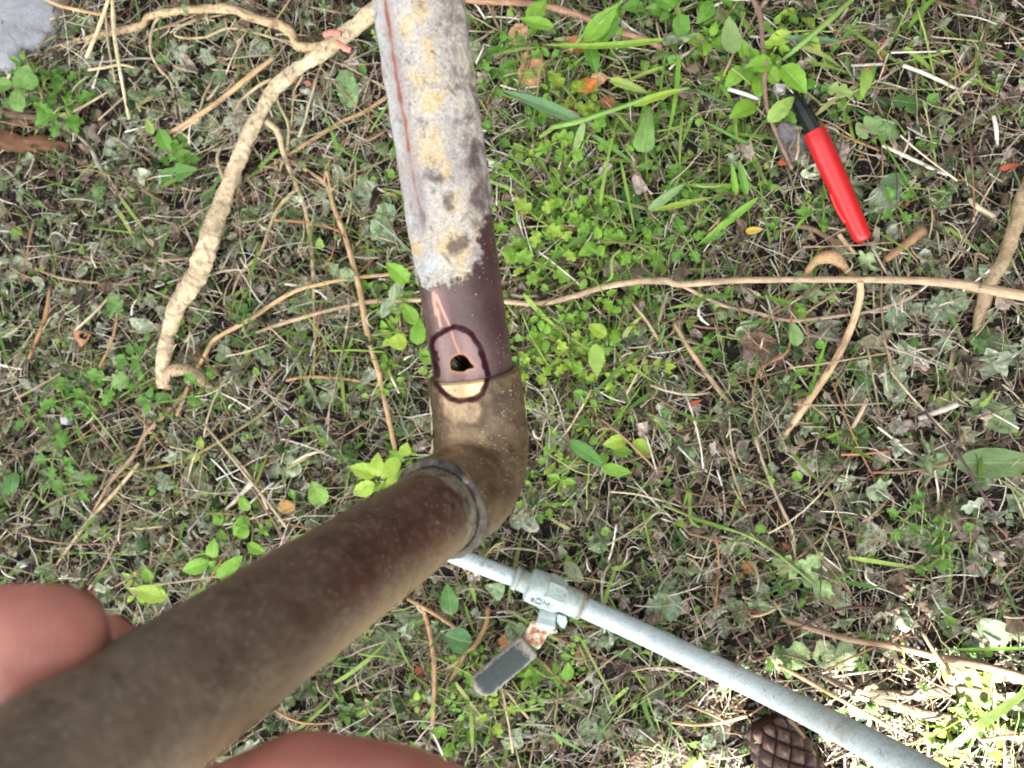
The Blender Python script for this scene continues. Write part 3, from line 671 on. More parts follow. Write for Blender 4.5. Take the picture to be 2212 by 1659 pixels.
def armmat():
    m, n, l, b = mat('brown_copper'); P = gpos(n)
    t = attr(n, 'along')                                     # metres from the elbow
    dark = patina(n, l, P, [(.3, (.028, .009, .007)), (.5, (.062, .022, .016)), (.7, (.070, .036, .025))], 45)
    olive = patina(n, l, P, [(.3, (.048, .034, .021)), (.5, (.088, .066, .042)), (.7, (.135, .105, .07))], 70)
    c = mix(n, l, ramp(n, l, mth(n, l, 'MULTIPLY', mth(n, l, 'SUBTRACT', mth(n, l, 'ADD', mth(n, l, 'MULTIPLY', t, 11.0), mth(n, l, 'MULTIPLY', nz(n, l, 40, 4, .6, P), 1.4)), 1.38), 1.5), [(.0, 0.0), (1.0, 1.0)]), dark, olive)
    und = attr(n, 'under'); c = mix(n, l, ramp(n, l, nz(n, l, 260, 6, .75, P), [(.50, 0.0), (.64, .45)]), c, (.17, .135, .09))
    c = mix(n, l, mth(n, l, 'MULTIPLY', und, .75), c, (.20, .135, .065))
    c = mix(n, l, ramp(n, l, mth(n, l, 'ADD', attr(n, 'near'), mth(n, l, 'MULTIPLY', nz(n, l, 300, 4, .6, P), .25)), [(.30, 0.0), (.48, 1.0)]), c, mix(n, l, ramp(n, l, nz(n, l, 300, 6, .75, P), [(.35, 0.0), (.65, 1.0)]), (.035, .040, .032), (.24, .20, .14)))
    sp = specks(n, l, P, 640, .24); c = mix(n, l, mth(n, l, 'MULTIPLY', sp, .3), c, (.36, .31, .25))
    gr = ramp(n, l, nz(n, l, 130, 9, .8, P, 1.2), [(.56, 0.0), (.63, .7)]); c = mix(n, l, gr, c, (.022, .017, .014))
    c = mix(n, l, ramp(n, l, nz(n, l, 700, 4, .8, P), [(.58, 0.0), (.70, .5)]), c, (.20, .165, .12))
    l.new(c, b.inputs['Base Color']); b.inputs['Metallic'].default_value = .1; l.new(ramp(n, l, t, [(.04, .27), (.12, .5)]), b.inputs['Roughness'])
    l.new(bump(n, l, mth(n, l, 'ADD', nz(n, l, 400, 5, .6, P), sp), .0005), b.inputs['Normal']); return m

L1, L2, RB, RE = .0382, .0400, .0205, .0163
pipe = empty('pipe_assembly', C0, 'copper pipe and elbow with lime crust, inked ring and ragged hole', 'pipe')
wn = a1.cross(a2).normalized()
# upper pipe
u1 = wn.cross(a1).normalized()
ts = np.concatenate([np.linspace(-.30, -.172, 40, endpoint=False), np.linspace(-.172, -.085, 190, endpoint=False), np.linspace(-.085, -.028, 210)])
path = [C0 + a1 * t for t in ts]
OFFS = rng.random(1)[0]
V_, N_, Q_ = ringtube(path, [(u1, wn)] * len(path), lambda i, a: np.full(len(a), RP), 330, RP - .0013)
mk = pipe_masks(V_, N_, 'pipe'); no = len(path) * 330
for k_ in mk:
    if k_ != 'rim': mk[k_] = np.where(np.arange(len(V_)) < no, mk[k_], 0)
cr_ = mk['crust'][:no] * (1 - .7 * mk['halo'][:no])
hgt = np.array([mnoise.fractal(Vector(p * 95), 1.0, 2.0, 5) for p in V_[:no]])
hf2 = np.array([mnoise.noise(Vector(p * 700)) for p in V_[:no]])
V_[:no] += N_[:no] * (cr_ * (.00045 + .00050 * hgt + .00016 * hf2))[:, None]
up_ = make('straight_pipe', V_, Q_, copper_mat(), pipe, True, mk); up_['label'] = 'upper copper pipe with pale crust and a ragged hole'
# the hole goes right through the wall: the faces inside its outline are left out and a wall is built round its edge
def open_hole(me, off):
    bm = bmesh.new(); bm.from_mesh(me); C_ = np.array([tuple(f.calc_center_median()) for f in bm.faces]) + np.array(off)
    uvp = toV(C_); s_ = inside(uvp, HOLE) & (C_[:, 2] > (C0.z - .004))
    bm.faces.ensure_lookup_table()
    bmesh.ops.delete(bm, geom=[bm.faces[i] for i in np.nonzero(s_)[0]], context='FACES')
    edge = [e for e in bm.edges if e.is_boundary]
    # pull the boundary onto the outline
    H_ = np.array(HOLE)
    for v in {v for e in edge for v in e.verts}:
        p = v.co + Vector(off); d = CAMZ - p.z; q = toV(np.array([p]))[0]; best = None
        for a, b_ in zip(H_, np.roll(H_, -1, 0)):
            ab = b_ - a; t = min(1, max(0, (q - a) @ ab / (ab @ ab))); c = a + ab * t; dd = np.hypot(*(q - c))
            if best is None or dd < best[0]: best = (dd, c)
        c = best[1]; v.co = Vector(((c[0] - CX) / F * d, (CY - c[1]) / F * d, CAMZ - d)) - Vector(off)
    try: bmesh.ops.bridge_loops(bm, edges=edge)
    except Exception as ex: print('bridge', ex)
    bm.to_mesh(me); bm.free(); me.update()
open_hole(up_.data, tuple(pipe.location))
# elbow
pth = []; fr = []
def addp(p, t): pth.append(p); u_ = wn.cross(t).normalized(); fr.append((u_, wn))
for s_ in np.linspace(L1, RB, 70, endpoint=False): addp(C0 - a1 * s_, a1)
cc = C0 - a1 * RB + a2 * RB; th = math.acos(max(-1, min(1, a1.dot(a2))))
tl = RB; cen = C0 + (a2 - a1).normalized() * (tl / math.sin((math.pi - th) / 2) / 1.0) * 1.0
half = (math.pi - th) / 2; Rb = tl * math.tan(half); cen = C0 + (a2 - a1).normalized() * (Rb / math.sin(half))
st_ = (C0 - a1 * tl) - cen; rotax = a1.cross(a2).normalized()
for k in range(110):
    q = Matrix.Rotation(th * k / 110, 3, rotax); addp(cen + q @ st_, q @ a1)
for s_ in np.linspace(RB, L2, 60): addp(C0 + a2 * s_, a2)
npth = len(pth)
def er(i, a):
    r = RE
    s1_ = i / 70.0
    if i < 3: r = RE - .0004 * (3 - i)
    if i > npth - 4: r = RE - .0003 * (i - npth + 4)
    if 62 < i < 190: r = RE + .0004 * math.sin(math.pi * (i - 62) / 128)
    return np.full(len(a), r)
V_, N_, Q_ = ringtube(pth, fr, er, 300, RP + .00015)
mk = pipe_masks(V_, N_, 'elbow'); no = npth * 300
ru = np.array([mnoise.fractal(Vector(p * 160), 1.0, 2.0, 4) for p in V_[:no]]); V_[:no] += N_[:no] * ((1 - mk['patch'][:no]) * .00016 * ru)[:, None]
el = make('elbow_fitting', V_, Q_, bronze_mat(), pipe, True, mk); el['label'] = 'bronze elbow fitting with a sanded bright patch inside the ink ring'
# grey solder rim where the lower arm leaves the elbow
e2 = [C0 + a2 * (L2 + s_) for s_ in np.linspace(-.0013, .0008, 16)]
uu = wn.cross(a2).normalized()
def sr(i, a):
    t = i / 15; base_ = RE + .0003 * math.sin(math.pi * min(t * 1.5, 1)) if t < .7 else RE - .0014 * (t - .7) / .3
    return base_ + .00035 * np.sin(3 * a + 1) * math.sin(math.pi * t) + .0002 * np.sin(11 * a + 2 * t)
V_, N_, Q_ = ringtube(e2, [(uu, wn)] * 16, sr, 220, RP + .0001)
V_[:16 * 220] += N_[:16 * 220] * (.00022 * np.array([mnoise.fractal(Vector(p * 420), 1, 2, 4) for p in V_[:16 * 220]]))[:, None]
ms, n, l, b = mat('solder'); P = gpos(n)
l.new(ramp(n, l, nz(n, l, 170, 7, .75, P), [(.32, (.010, .010, .011)), (.46, (.045, .040, .036)), (.56, (.11, .088, .062)), (.66, (.30, .27, .23))]), b.inputs['Base Color'])
b.inputs['Metallic'].default_value = .45; b.inputs['Roughness'].default_value = .42; l.new(bump(n, l, nz(n, l, 300, 6, .7, P), .001), b.inputs['Normal'])
make('solder_rim', V_, Q_, ms, pipe)
# lower arm
ts2 = np.concatenate([np.linspace(.026, .06, 90, endpoint=False), np.linspace(.06, .30, 160)])
p2_ = [C0 + a2 * t for t in ts2]
V_, N_, Q_ = ringtube(p2_, [(uu, wn)] * len(p2_), lambda i, a: np.full(len(a), RP), 240, RP - .0013)
al = np.tile(np.repeat(ts2 - L2, 240), 2); ang_ = np.tile(np.linspace(0, 2 * math.pi, 240, endpoint=False), 2 * len(p2_))
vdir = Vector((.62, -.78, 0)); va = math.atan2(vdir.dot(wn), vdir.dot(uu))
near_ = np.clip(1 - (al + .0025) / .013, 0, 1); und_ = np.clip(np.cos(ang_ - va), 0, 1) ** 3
lo = make('straight_pipe', V_, Q_, armmat(), pipe, True, dict(along=al, under=und_, near=near_)); lo['label'] = 'brown lower pipe arm reaching towards the viewer'

# ------------------------------------------------------------------ the hand that holds it
def skin_mat():
    m, n, l, b = mat('skin'); P = gpos(n)
    c = ramp(n, l, nz(n, l, 55, 5, .55, P), [(.3, (.25, .080, .062)), (.55, (.36, .140, .108)), (.75, (.42, .185, .142))])
    l.new(c, b.inputs['Base Color']); b.inputs['Roughness'].default_value = .52
    b.inputs['Subsurface Weight'].default_value = .25; b.inputs['Subsurface Radius'].default_value = (.006, .002, .001); b.inputs['Subsurface Scale'].default_value = .5
    wv = n.new('ShaderNodeTexWave'); wv.inputs['Scale'].default_value = 320; wv.inputs['Distortion'].default_value = 6; l.new(P, wv.inputs['Vector'])
    l.new(bump(n, l, mth(n, l, 'ADD', wv.outputs['Fac'], nz(n, l, 500, 4, .6, P)), .00005), b.inputs['Normal']); return m
def capsule(bm, p, q, r0, r1):
    n_ = 14
    for k in range(n_ + 1):
        t = k / n_
        bmesh.ops.create_icosphere(bm, subdivisions=2, radius=r0 + (r1 - r0) * t, matrix=Matrix.Translation(p.lerp(q, t)))
bm = bmesh.new()
def chain(pts, radii):
    for (p, q, a, b_) in zip(pts, pts[1:], radii, radii[1:]): capsule(bm, p, q, a, b_)
H = lambda x, y, d: V3((x, y), d)
thumb = [H(-760, 1720, .175), H(-420, 1500, .140), H(-150, 1412, .129), H(92, 1394, .1265)]
index_ = [H(-420, 1640, .190), H(-150, 1500, .178), H(60, 1420, .165), H(218, 1402, .158)]
middle = [H(-330, 1990, .205), H(60, 1960, .186), H(420, 1790, .158), H(650, 1706, .143), H(850, 1738, .139), H(1030, 1795, .137)]
ring = [H(-330, 2300, .200), H(60, 2230, .178), H(400, 2080, .150), H(640, 1990, .136), H(830, 2010, .132)]
little = [H(-330, 2560, .190), H(0, 2480, .166), H(320, 2330, .142), H(520, 2270, .130), H(640, 2290, .126)]
chain(thumb, [.0165, .0138, .0118, .0108]); chain(index_, [.0105, .0095, .0086, .0078])
chain(middle, [.0110, .0105, .0108, .0112, .0108, .0095]); chain(ring, [.0105, .0098, .0092, .0092, .0082]); chain(little, [.0095, .0085, .0080, .0078, .0070])
wrist = H(-1150, 2500, .235)
for f_ in (thumb, index_, middle, ring, little):
    a = f_[0]; capsule(bm, a, wrist.lerp(a, .35), .0125 if f_ is not thumb else .0165, .019)
capsule(bm, wrist.lerp(middle[0], .5), wrist, .022, .026); capsule(bm, wrist, H(-2300, 3600, .32), .026, .034)
hm = bpy.data.meshes.new('person'); bm.to_mesh(hm); bm.free()
person = bpy.data.objects.new('person', hm); COL.objects.link(person)
rm = person.modifiers.new('r', 'REMESH'); rm.mode = 'VOXEL'; rm.voxel_size = .0011
smd = person.modifiers.new('s', 'SMOOTH'); smd.factor = .6; smd.iterations = 14
bpy.context.view_layer.update(); dg = bpy.context.evaluated_depsgraph_get(); nm = bpy.data.meshes.new_from_object(person.evaluated_get(dg))
person.modifiers.clear(); person.data = nm; nm.materials.append(skin_mat()); nm.polygons.foreach_set('use_smooth', [True] * len(nm.polygons))
o0 = sum((v.co for v in nm.vertices), Vector()) / len(nm.vertices); nm.transform(Matrix.Translation(-o0)); person.location = o0
tag(person, 'hand gripping the lower pipe arm, thumb and fingertips entering from the bottom left', 'person')
nail_m = simple('nail', (.62, .36, .29), .3, .5, .06, 30, .0001)
for f_, r_ in ((thumb, .0108), (index_, .0078), (middle, .0095), (ring, .0082), (little, .0070)):
    tip, prev_ = f_[-1], f_[-2]; d_ = (tip - prev_).normalized()
    away = (tip - (C0 + a2 * (tip - C0).dot(a2))).normalized(); away = (away - d_ * away.dot(d_)).normalized()
    away = (away - Vector((0, 0, 3.5))).normalized(); away = (away - d_ * away.dot(d_)).normalized(); s_ = d_.cross(away)
    V_ = []; nu, nv = 9, 9
    for i in range(nu):
        for j in range(nv):
            uu_ = (i / (nu - 1) - .5) * 1.5; vv_ = j / (nv - 1); wz = 1 - .15 * (2 * vv_ - 1) ** 2
            V_.append(tuple(tip + d_ * (-.5 + vv_ * 1.15) * r_ * 1.0 + (s_ * math.sin(uu_ * wz) + away * (math.cos(uu_ * wz) * (1 - .25 * vv_ ** 3))) * (r_ * .93)))
    make('fingernail', V_, [(i * nv + j, i * nv + j + 1, (i + 1) * nv + j + 1, (i + 1) * nv + j) for i in range(nu - 1) for j in range(nv - 1)], nail_m, person)
# ------------------------------------------------------------------ the white pipe with its valve
def white_mat(nm_, c0, c1, c2):
    m, n, l, b = mat(nm_); P = gpos(n)
    c = ramp(n, l, nz(n, l, 35, 8, .7, P), [(.35, c0), (.55, c1), (.7, c2)])
    c = mix(n, l, ramp(n, l, nz(n, l, 520, 4, .7, P), [(.52, 0.0), (.66, .4)]), c, (.22, .23, .20))
    c = mix(n, l, ramp(n, l, nz(n, l, 60, 7, .8, P, 1.5), [(.58, 0.0), (.64, .7)]), c, (.20, .21, .20))
    c = mix(n, l, ramp(n, l, nz(n, l, 85, 6, .7, P, 2.5), [(.60, 0.0), (.68, .55)]), c, (.28, .17, .08))
    l.new(c, b.inputs['Base Color']); b.inputs['Roughness'].default_value = .6; b.inputs['Specular IOR Level'].default_value = .3
    l.new(bump(n, l, nz(n, l, 350, 6, .7, P), .0008), b.inputs['Normal']); return m
M_WH = white_mat('white_paint', (.38, .46, .48), (.46, .54, .555), (.34, .34, .31))
M_WB = white_mat('green_tinged_paint', (.24, .31, .28), (.38, .45, .43), (.20, .26, .22))
valve = empty('valve_pipe', G(1190, 1290, .01), 'white painted pipe with rusty lever valve, from the elbow to the bottom right corner', 'valve pipe')
AV = lambda x, y, d: V3((x, y), d)
dv = .572
pl = [AV(1112, 1249, dv), AV(1040, 1222, dv + .002), AV(960, 1190, dv + .004), AV(820, 1135, dv + .006)]
pl = catmull(pl, 6); v_, f_, u_ = tubegeo(pl, [.0064 + .0003 * min(i / 6, 1) for i in range(len(pl))], 28, .02, 60); make('straight_pipe', v_, f_, M_WH, valve)
pr = [AV(1262, 1312, dv - .002), AV(1350, 1351, .562), AV(1444, 1395, .545), AV(1687, 1510, .488), AV(1895, 1617, .395), AV(2060, 1708, .345), AV(2300, 1850, .29)]
pr = catmull(pr, 10); v_, f_, u_ = tubegeo(pr, [.0083] * len(pr), 40, .012, 60); make('straight_pipe', v_, f_, M_WH, valve)
vx = (AV(1262, 1312, dv) - AV(1112, 1249, dv)).normalized(); vy = Vector((0, 0, 1)).cross(vx).normalized(); vz = Vector((0, 0, 1))
RUSTY = simple('rust_ring', (.26, .19, .13), .85, .2, .5, 200, .0004)
def lathe(prof, o_, ax, s_, t_, ns=40, facet=None):
    V = []; Fc = []
    for (x, r) in prof:
        for k in range(ns):
            a = 2 * math.pi * k / ns; rr = r
            if facet: sgm = 2 * math.pi / facet; rr = r / math.cos((a % sgm) - sgm / 2) * math.cos(sgm / 2) * 1.04 if facet else r
            V.append(tuple(o_ + ax * x + (s_ * math.cos(a) + t_ * math.sin(a)) * rr))
    for i in range(len(prof) - 1):
        for k in range(ns): Fc.append((i * ns + k, i * ns + (k + 1) % ns, (i + 1) * ns + (k + 1) % ns, (i + 1) * ns + k))
    Fc.append(tuple(range(ns))[::-1]); Fc.append(tuple((len(prof) - 1) * ns + k for k in range(ns))); return V, Fc
u = dv / F
vo = AV(1180, 1277, dv)
V_, Fc = lathe([(-76 * u, .0070), (-75 * u, .0086), (-70 * u, .0090), (-66 * u, .0088), (-64 * u, .0080), (-44 * u, .0083), (-42 * u, .0110), (-40 * u, .0122), (-34 * u, .0132), (-8 * u, .0134), (-2 * u, .0138)], vo, vx, vy, vz); make('valve_body', V_, Fc, M_WB, valve)
V_, Fc = lathe([(-4 * u, .0120), (-3.5 * u, .0142), (14 * u, .0142), (27 * u, .0140), (29 * u, .0134), (38 * u, .0116)], vo, vx, vy, vz, 48, 8); make('hex_collar', V_, Fc, M_WB, valve, smooth=False)
V_, Fc = lathe([(36 * u, .0118), (40 * u, .0108), (74 * u, .0106), (76 * u, .0112), (84 * u, .0108), (85 * u, .0090)], vo, vx, vy, vz); make('end_socket', V_, Fc, M_WB, valve)
for q_, r_q in ((-67 * u, .0086), (-64.5 * u, .0083), (76.5 * u, .0112), (79.5 * u, .0111), (82 * u, .0110)):
    V_, Fc = lathe([(q_ - .0004, r_q - .0004), (q_ - .0002, r_q + .0003), (q_ + .0002, r_q + .0003), (q_ + .0004, r_q - .0004)], vo, vx, vy, vz); make('joint_ring', V_, Fc, RUSTY, valve)
so_ = AV(1185, 1318, dv - .002); sax = (AV(1178, 1352, dv - .006) - so_).normalized(); sx_ = sax.cross(vz).normalized(); sz_ = sx_.cross(sax)
V_, Fc = lathe([(0, .0068), (.006, .0068), (.0085, .0070), (.0105, .0078), (.0120, .0078), (.0132, .0066), (.0142, .0038), (.015, .0036)], so_, sax, sx_, sz_, 32); make('stem_bonnet', V_, Fc, M_WH, valve)
def slab(pts, z0, th_, m, name, par, bev=.0006, bend=None):
    """flat plate with outline pts (world xy at height z0 from V3), thickness th_"""
    bm = bmesh.new(); vs = [bm.verts.new(p) for p in pts]; f_ = bm.faces.new(vs); bmesh.ops.recalc_face_normals(bm, faces=[f_])
    if f_.normal.z < 0: f_.normal_flip()
    r = bmesh.ops.extrude_face_region(bm, geom=[f_]); bmesh.ops.translate(bm, verts=[g for g in r['geom'] if isinstance(g, bmesh.types.BMVert)], vec=(0, 0, -th_))
    bmesh.ops.recalc_face_normals(bm, faces=bm.faces)
    bmesh.ops.bevel(bm, geom=bm.edges[:], offset=bev, segments=2, affect='EDGES')
    V = [tuple(v.co) for v in bm.verts]; Fc = [tuple(v.index for v in f.verts) for f in bm.faces]; bm.verts.index_update()
    Fc = [tuple(v.index for v in f.verts) for f in bm.faces]; bm.free(); return make(name, V, Fc, m, par, smooth=False)
d1 = dv - .004
z5 = lambda L_, d: [AV((1750 + x * .3616) / 1.823, (2150 + y * .3616) / 1.823, d) for x, y in L_]
slab(z5([(1225, 740), (1330, 770), (1340, 830), (1310, 905), (1285, 900), (1225, 830)], dv - .006), 0, .006, M_WH, 'stop_bracket', valve)
mr, n, l, b = mat('rusty_white'); P = gpos(n)
l.new(ramp(n, l, nz(n, l, 150, 7, .75, P), [(.38, (.16, .055, .022)), (.47, (.35, .16, .07)), (.53, (.50, .42, .34)), (.66, (.66, .63, .58))]), b.inputs['Base Color']); b.inputs['Roughness'].default_value = .8
l.new(bump(n, l, nz(n, l, 300, 6, .7, P), .001), b.inputs['Normal'])
slab(z5([(960, 810), (1030, 830), (1140, 905), (1200, 900), (1240, 930), (1230, 950), (1130, 965), (1080, 1060), (1030, 1130), (850, 1040), (870, 985), (905, 900)], d1), 0, .0022, mr, 'lever', valve)
mg, n, l, b = mat('worn_grip'); P = gpos(n)
gm = attr(n, 'mid'); c = ramp(n, l, mth(n, l, 'ADD', gm, mth(n, l, 'MULTIPLY', mth(n, l, 'SUBTRACT', nz(n, l, 95, 10, .85, P), .5), 2.6)), [(.18, (.21, .18, .155)), (.42, (.10, .098, .088)), (.62, (.018, .028, .028))])
l.new(mix(n, l, 1.0, c, ramp(n, l, nz(n, l, 420, 5, .7, P), [(.3, .7), (.7, 1.3)]), 'MULTIPLY'), b.inputs['Base Color']); b.inputs['Roughness'].default_value = .75
l.new(bump(n, l, nz(n, l, 500, 5, .7, P), .0006), b.inputs['Normal'])
# the grip: a rounded flat sleeve along the lever
g0, g1 = z5([(925, 1080), (345, 1575)], d1 - .002); gx = (g1 - g0).normalized(); gy = vz.cross(gx).normalized(); gl = (g1 - g0).length
V_ = []; MM = []; ng, ns = 40, 36
for i in range(ng + 1):
    t = i / ng; wd = .0195 * .5 * 1.03; 
    e = 1.0 if t < .80 else math.sqrt(max(0, 1 - ((t - .80) / .203) ** 2))
    e *= (.93 if t < .03 else 1); hh_ = .0038 * (e ** .5)
    for k in range(ns):
        a = 2 * math.pi * k / ns; c_, s_ = math.cos(a), math.sin(a)
        sx = math.copysign(abs(c_) ** .7, c_); sz = math.copysign(abs(s_) ** .55, s_)
        V_.append(tuple(g0 + gx * (gl * t) + gy * (sx * wd * e) + vz * (sz * hh_))); MM.append(max(0, min(1, .85 * min(1, 3.4 * (1 - abs(sx))) * min(1, 5 * t) * min(1, 7 * (1 - t)))))
Fc = [(i * ns + k, i * ns + (k + 1) % ns, (i + 1) * ns + (k + 1) % ns, (i + 1) * ns + k) for i in range(ng) for k in range(ns)] + [tuple(range(ns))[::-1], tuple(ng * ns + k for k in range(ns))]
make('grip', V_, Fc, mg, valve, True, dict(mid=MM))
# cast lettering on the valve body
def text(body, size, o_, xd, yd, m, name, par, depth=.0003):
    cu = bpy.data.curves.new(name, 'FONT'); cu.body = body; cu.size = size; cu.extrude = depth; cu.align_x = 'CENTER'; cu.align_y = 'CENTER'
    to = bpy.data.objects.new('t', cu); COL.objects.link(to); bpy.context.view_layer.update()
    me = bpy.data.meshes.new_from_object(to.evaluated_get(bpy.context.evaluated_depsgraph_get())); bpy.data.objects.remove(to); bpy.data.curves.remove(cu)
    zd = xd.cross(yd); M = Matrix((xd, yd, zd)).transposed().to_4x4(); me.transform(Matrix.Translation(o_) @ M)
    V = [tuple(v.co) for v in me.vertices]; Fc = [tuple(p.vertices) for p in me.polygons]; bpy.data.meshes.remove(me)
    return make(name, V, Fc, m, par, smooth=False)
M_LT = simple('cast_letter_shadow', (.17, .20, .21), .8, .2, .1)
ln = (vz * .86 - vy * .5).normalized(); ly = (vy * .86 + vz * .5).normalized()
text('eDM', .0078, vo - vx * (8 * u) + ln * .0139, vx, ly, M_LT, 'cast_lettering', valve)

# ------------------------------------------------------------------ the red marker and the stone below it
mk_ = empty('marker', G(1810, 400, .012), 'red capped marker pen with a black barrel lying on the ground at the upper right', 'marker')
A_, B_ = G(1758, 283, .019), G(1866, 520, .017); T_ = G(1712, 200, .014)
ax = (B_ - A_).normalized(); s1 = ax.cross(Vector((0, 0, 1))).normalized(); s2 = s1.cross(ax); k_ = PX(1810, 400)
LL = (B_ - A_).length
M_RED = simple('red_plastic', (.40, .011, .013), .33, .5, .04, 20, .00012, 0, 500)
V_, Fc = lathe([(-.0003, 18 * k_), (0, 21.0 * k_), (.0006, 21.6 * k_), (.0035, 21.8 * k_), (.0040, 22.6 * k_), (.012, 23.2 * k_), (LL * .3, 23.4 * k_), (LL * .6, 22.0 * k_), (LL * .85, 19.6 * k_), (LL * .95, 18.2 * k_), (LL * .985, 15.5 * k_), (LL, 11 * k_), (LL * 1.002, 4 * k_)], A_, ax, s1, s2, 48); make('cap', V_, Fc, M_RED, mk_)
# clip on the cap's side
cl = []
for t in np.linspace(.52, .80, 12):
    q = math.sin(math.pi * (t - .52) / .28) ** .4
    cl.append(A_ + ax * (LL * t) + s1 * (-(22.0 - 6 * (t - .5)) * k_ - .0012 * q) )
sgn = -1 if (G(1790, 470, .02) - A_).dot(s1) < 0 else 1
cl = [A_ + ax * (LL * t) + s1 * sgn * ((21.8 - 8 * (t - .5)) * k_ + .0010 * math.sin(math.pi * (t - .52) / .28)) for t in np.linspace(.52, .80, 12)]
v_, f_, u_ = tubegeo(cl, [.0014] * 12, 10); make('cap_clip', v_, f_, M_RED, mk_)
V_, Fc = lathe([(LL * .13, 23.0 * k_), (LL * .131, 23.5 * k_), (LL * .138, 23.5 * k_), (LL * .139, 23.0 * k_)], A_, ax, s1, s2, 48); make('cap_ridge', V_, Fc, M_RED, mk_)
# raised moulded lines on the cap
for pts in ([(.22, .5), (.30, .1), (.42, -.2)], [(.10, .5), (.11, .0), (.10, -.55)], [(.60, -.2), (.66, .2), (.70, .35)]):
    pth_ = catmull([A_ + ax * (LL * t) + (s2 * math.cos(a) + s1 * math.sin(a)) * (22.6 - 4.5 * max(0, t - .35) * 2) * k_ for t, a in pts], 6)
    v_, f_, u_ = tubegeo(pth_, [.00035] * len(pth_), 6); make('moulded_line', v_, f_, M_RED, mk_)
M_BLK = simple('black_plastic', (.006, .011, .010), .3, .5, .2, 40, .0003)
V_, Fc = lathe([(0, 15 * k_), (.004, 15.5 * k_), (.010, 16 * k_), (.018, 15.5 * k_), (.026, 12.5 * k_), (.030, 10 * k_), (.034, 8 * k_), (.0345, 5 * k_)], A_ + ax * .001, (T_ - A_).normalized(), s1, s2, 45, 9); make('barrel', V_, Fc, M_BLK, mk_, smooth=False)
V_, Fc = lathe([(0, 7.0 * k_), (.004, 6.0 * k_), (.006, 3.2 * k_), (.0075, 2.2 * k_)], A_ + (T_ - A_).normalized() * .035, (T_ - A_).normalized(), s1, s2, 20); make('nib', V_, Fc, M_BLK, mk_)

def rock(name, label, cat, outline, h, top, m, rough=.0012):
    """low stone: outline in measured coordinates, domed and roughened"""
    cx_ = sum(p[0] for p in outline) / len(outline); cy_ = sum(p[1] for p in outline) / len(outline)
    n_ = 48; pts = []
    per = [Vector((p[0], p[1], 0)) for p in outline] + [Vector((outline[0][0], outline[0][1], 0))]
    for k in range(n_):
        f_ = k / n_ * (len(per) - 1); i = int(f_); pts.append(per[i].lerp(per[i + 1], f_ - i))
    V = []; rings = [(1.0, -.6), (1.0, .35), (.96, .8), (.88, .97), (.7, 1), (.5, 1.0), (.25, 1.0)]
    base_ = G(cx_, cy_, 0).z
    for (q, zz) in rings:
        for p in pts:
            g = G(cx_ + (p.x - cx_) * q, cy_ + (p.y - cy_) * q, h)
            g.z = base_ + (h if zz > 0 else 0) * 1 + top * zz * 1 if zz > 0 else base_ - .004
            nn = mnoise.fractal(Vector(g) * 160, 1, 2, 4); g += Vector((nn, mnoise.noise(Vector(g) * 170 + Vector((9, 0, 0))), nn)) * rough; V.append(tuple(g))
    V.append(tuple(G(cx_, cy_, h) + Vector((0, 0, top))))
    V[-1] = (V[-1][0], V[-1][1], base_ + h + top)
    Fc = [(i * n_ + k, i * n_ + (k + 1) % n_, (i + 1) * n_ + (k + 1) % n_, (i + 1) * n_ + k) for i in range(len(rings) - 1) for k in range(n_)]
    Fc += [((len(rings) - 1) * n_ + k, (len(rings) - 1) * n_ + (k + 1) % n_, len(rings) * n_) for k in range(n_)]
    return tag(make(name, V, Fc, m), label, cat)
M_STONE = simple('slate_stone', (.17, .155, .165), .85, .3, .5, 120, .0012)
M_PALE = simple('pale_pebble', (.42, .41, .42), .7, .3, .2, 120, .0006)
rock('stone', 'flat dark grey stone lying under the black end of the red marker', 'stone', [(1676, 268), (1708, 265), (1724, 274), (1752, 305), (1768, 352), (1735, 356), (1694, 344), (1668, 295)], .006, .004, M_STONE)
rock('pebble', 'small white pebble above the tip of the black marker barrel', 'pebble', [(1670, 186), (1690, 184), (1698, 194), (1692, 203), (1672, 201)], .010, .004, M_PALE, .0004)
rock('pebble', 'small round whitish pebble on the left below the root tip', 'pebble', [(134, 900), (146, 898), (151, 909), (146, 919), (135, 916)], .010, .004, M_PALE, .0004)
rock('pebble', 'whitish stone chip at the far left above the thumb', 'pebble', [(42, 1213), (58, 1210), (63, 1220), (50, 1227), (38, 1222)], .008, .003, M_PALE, .0004)
rock('pebble', 'pale rounded pebble in the mulch near the white pipe at the lower right', 'pebble', [(1925, 1330), (1955, 1322), (1972, 1345), (1950, 1362), (1928, 1352)], .007, .006, M_PALE, .0008)
rock('pebble', 'reddish brown stone beside the pale diagonal stick in the mulch', 'pebble', [(1715, 862), (1738, 855), (1752, 868), (1740, 892), (1718, 893)], .006, .006, simple('brown_stone', (.22, .12, .085), .6, .4, .3, 90, .0006), .0006)
rock('stone', 'dark purple brown lump half sunk in the mulch right of the elbow', 'stone', [(1600, 750), (1640, 728), (1690, 738), (1706, 765), (1680, 790), (1630, 792), (1600, 778)], .002, .006, simple('clay_lump', (.13, .085, .075), .85, .3, .4, 90, .001), .001)
mc, n, l, b = mat('painted_concrete'); P = gpos(n)
c = ramp(n, l, nz(n, l, 60, 6, .65, P), [(.3, (.17, .18, .20)), (.6, (.26, .27, .295))])
c = mix(n, l, ramp(n, l, nz(n, l, 85, 8, .8, P), [(.60, 0.0), (.65, .9)]), c, (.07, .07, .075)); l.new(c, b.inputs['Base Color']); b.inputs['Roughness'].default_value = .9
l.new(bump(n, l, nz(n, l, 300, 6, .7, P), .0015), b.inputs['Normal'])
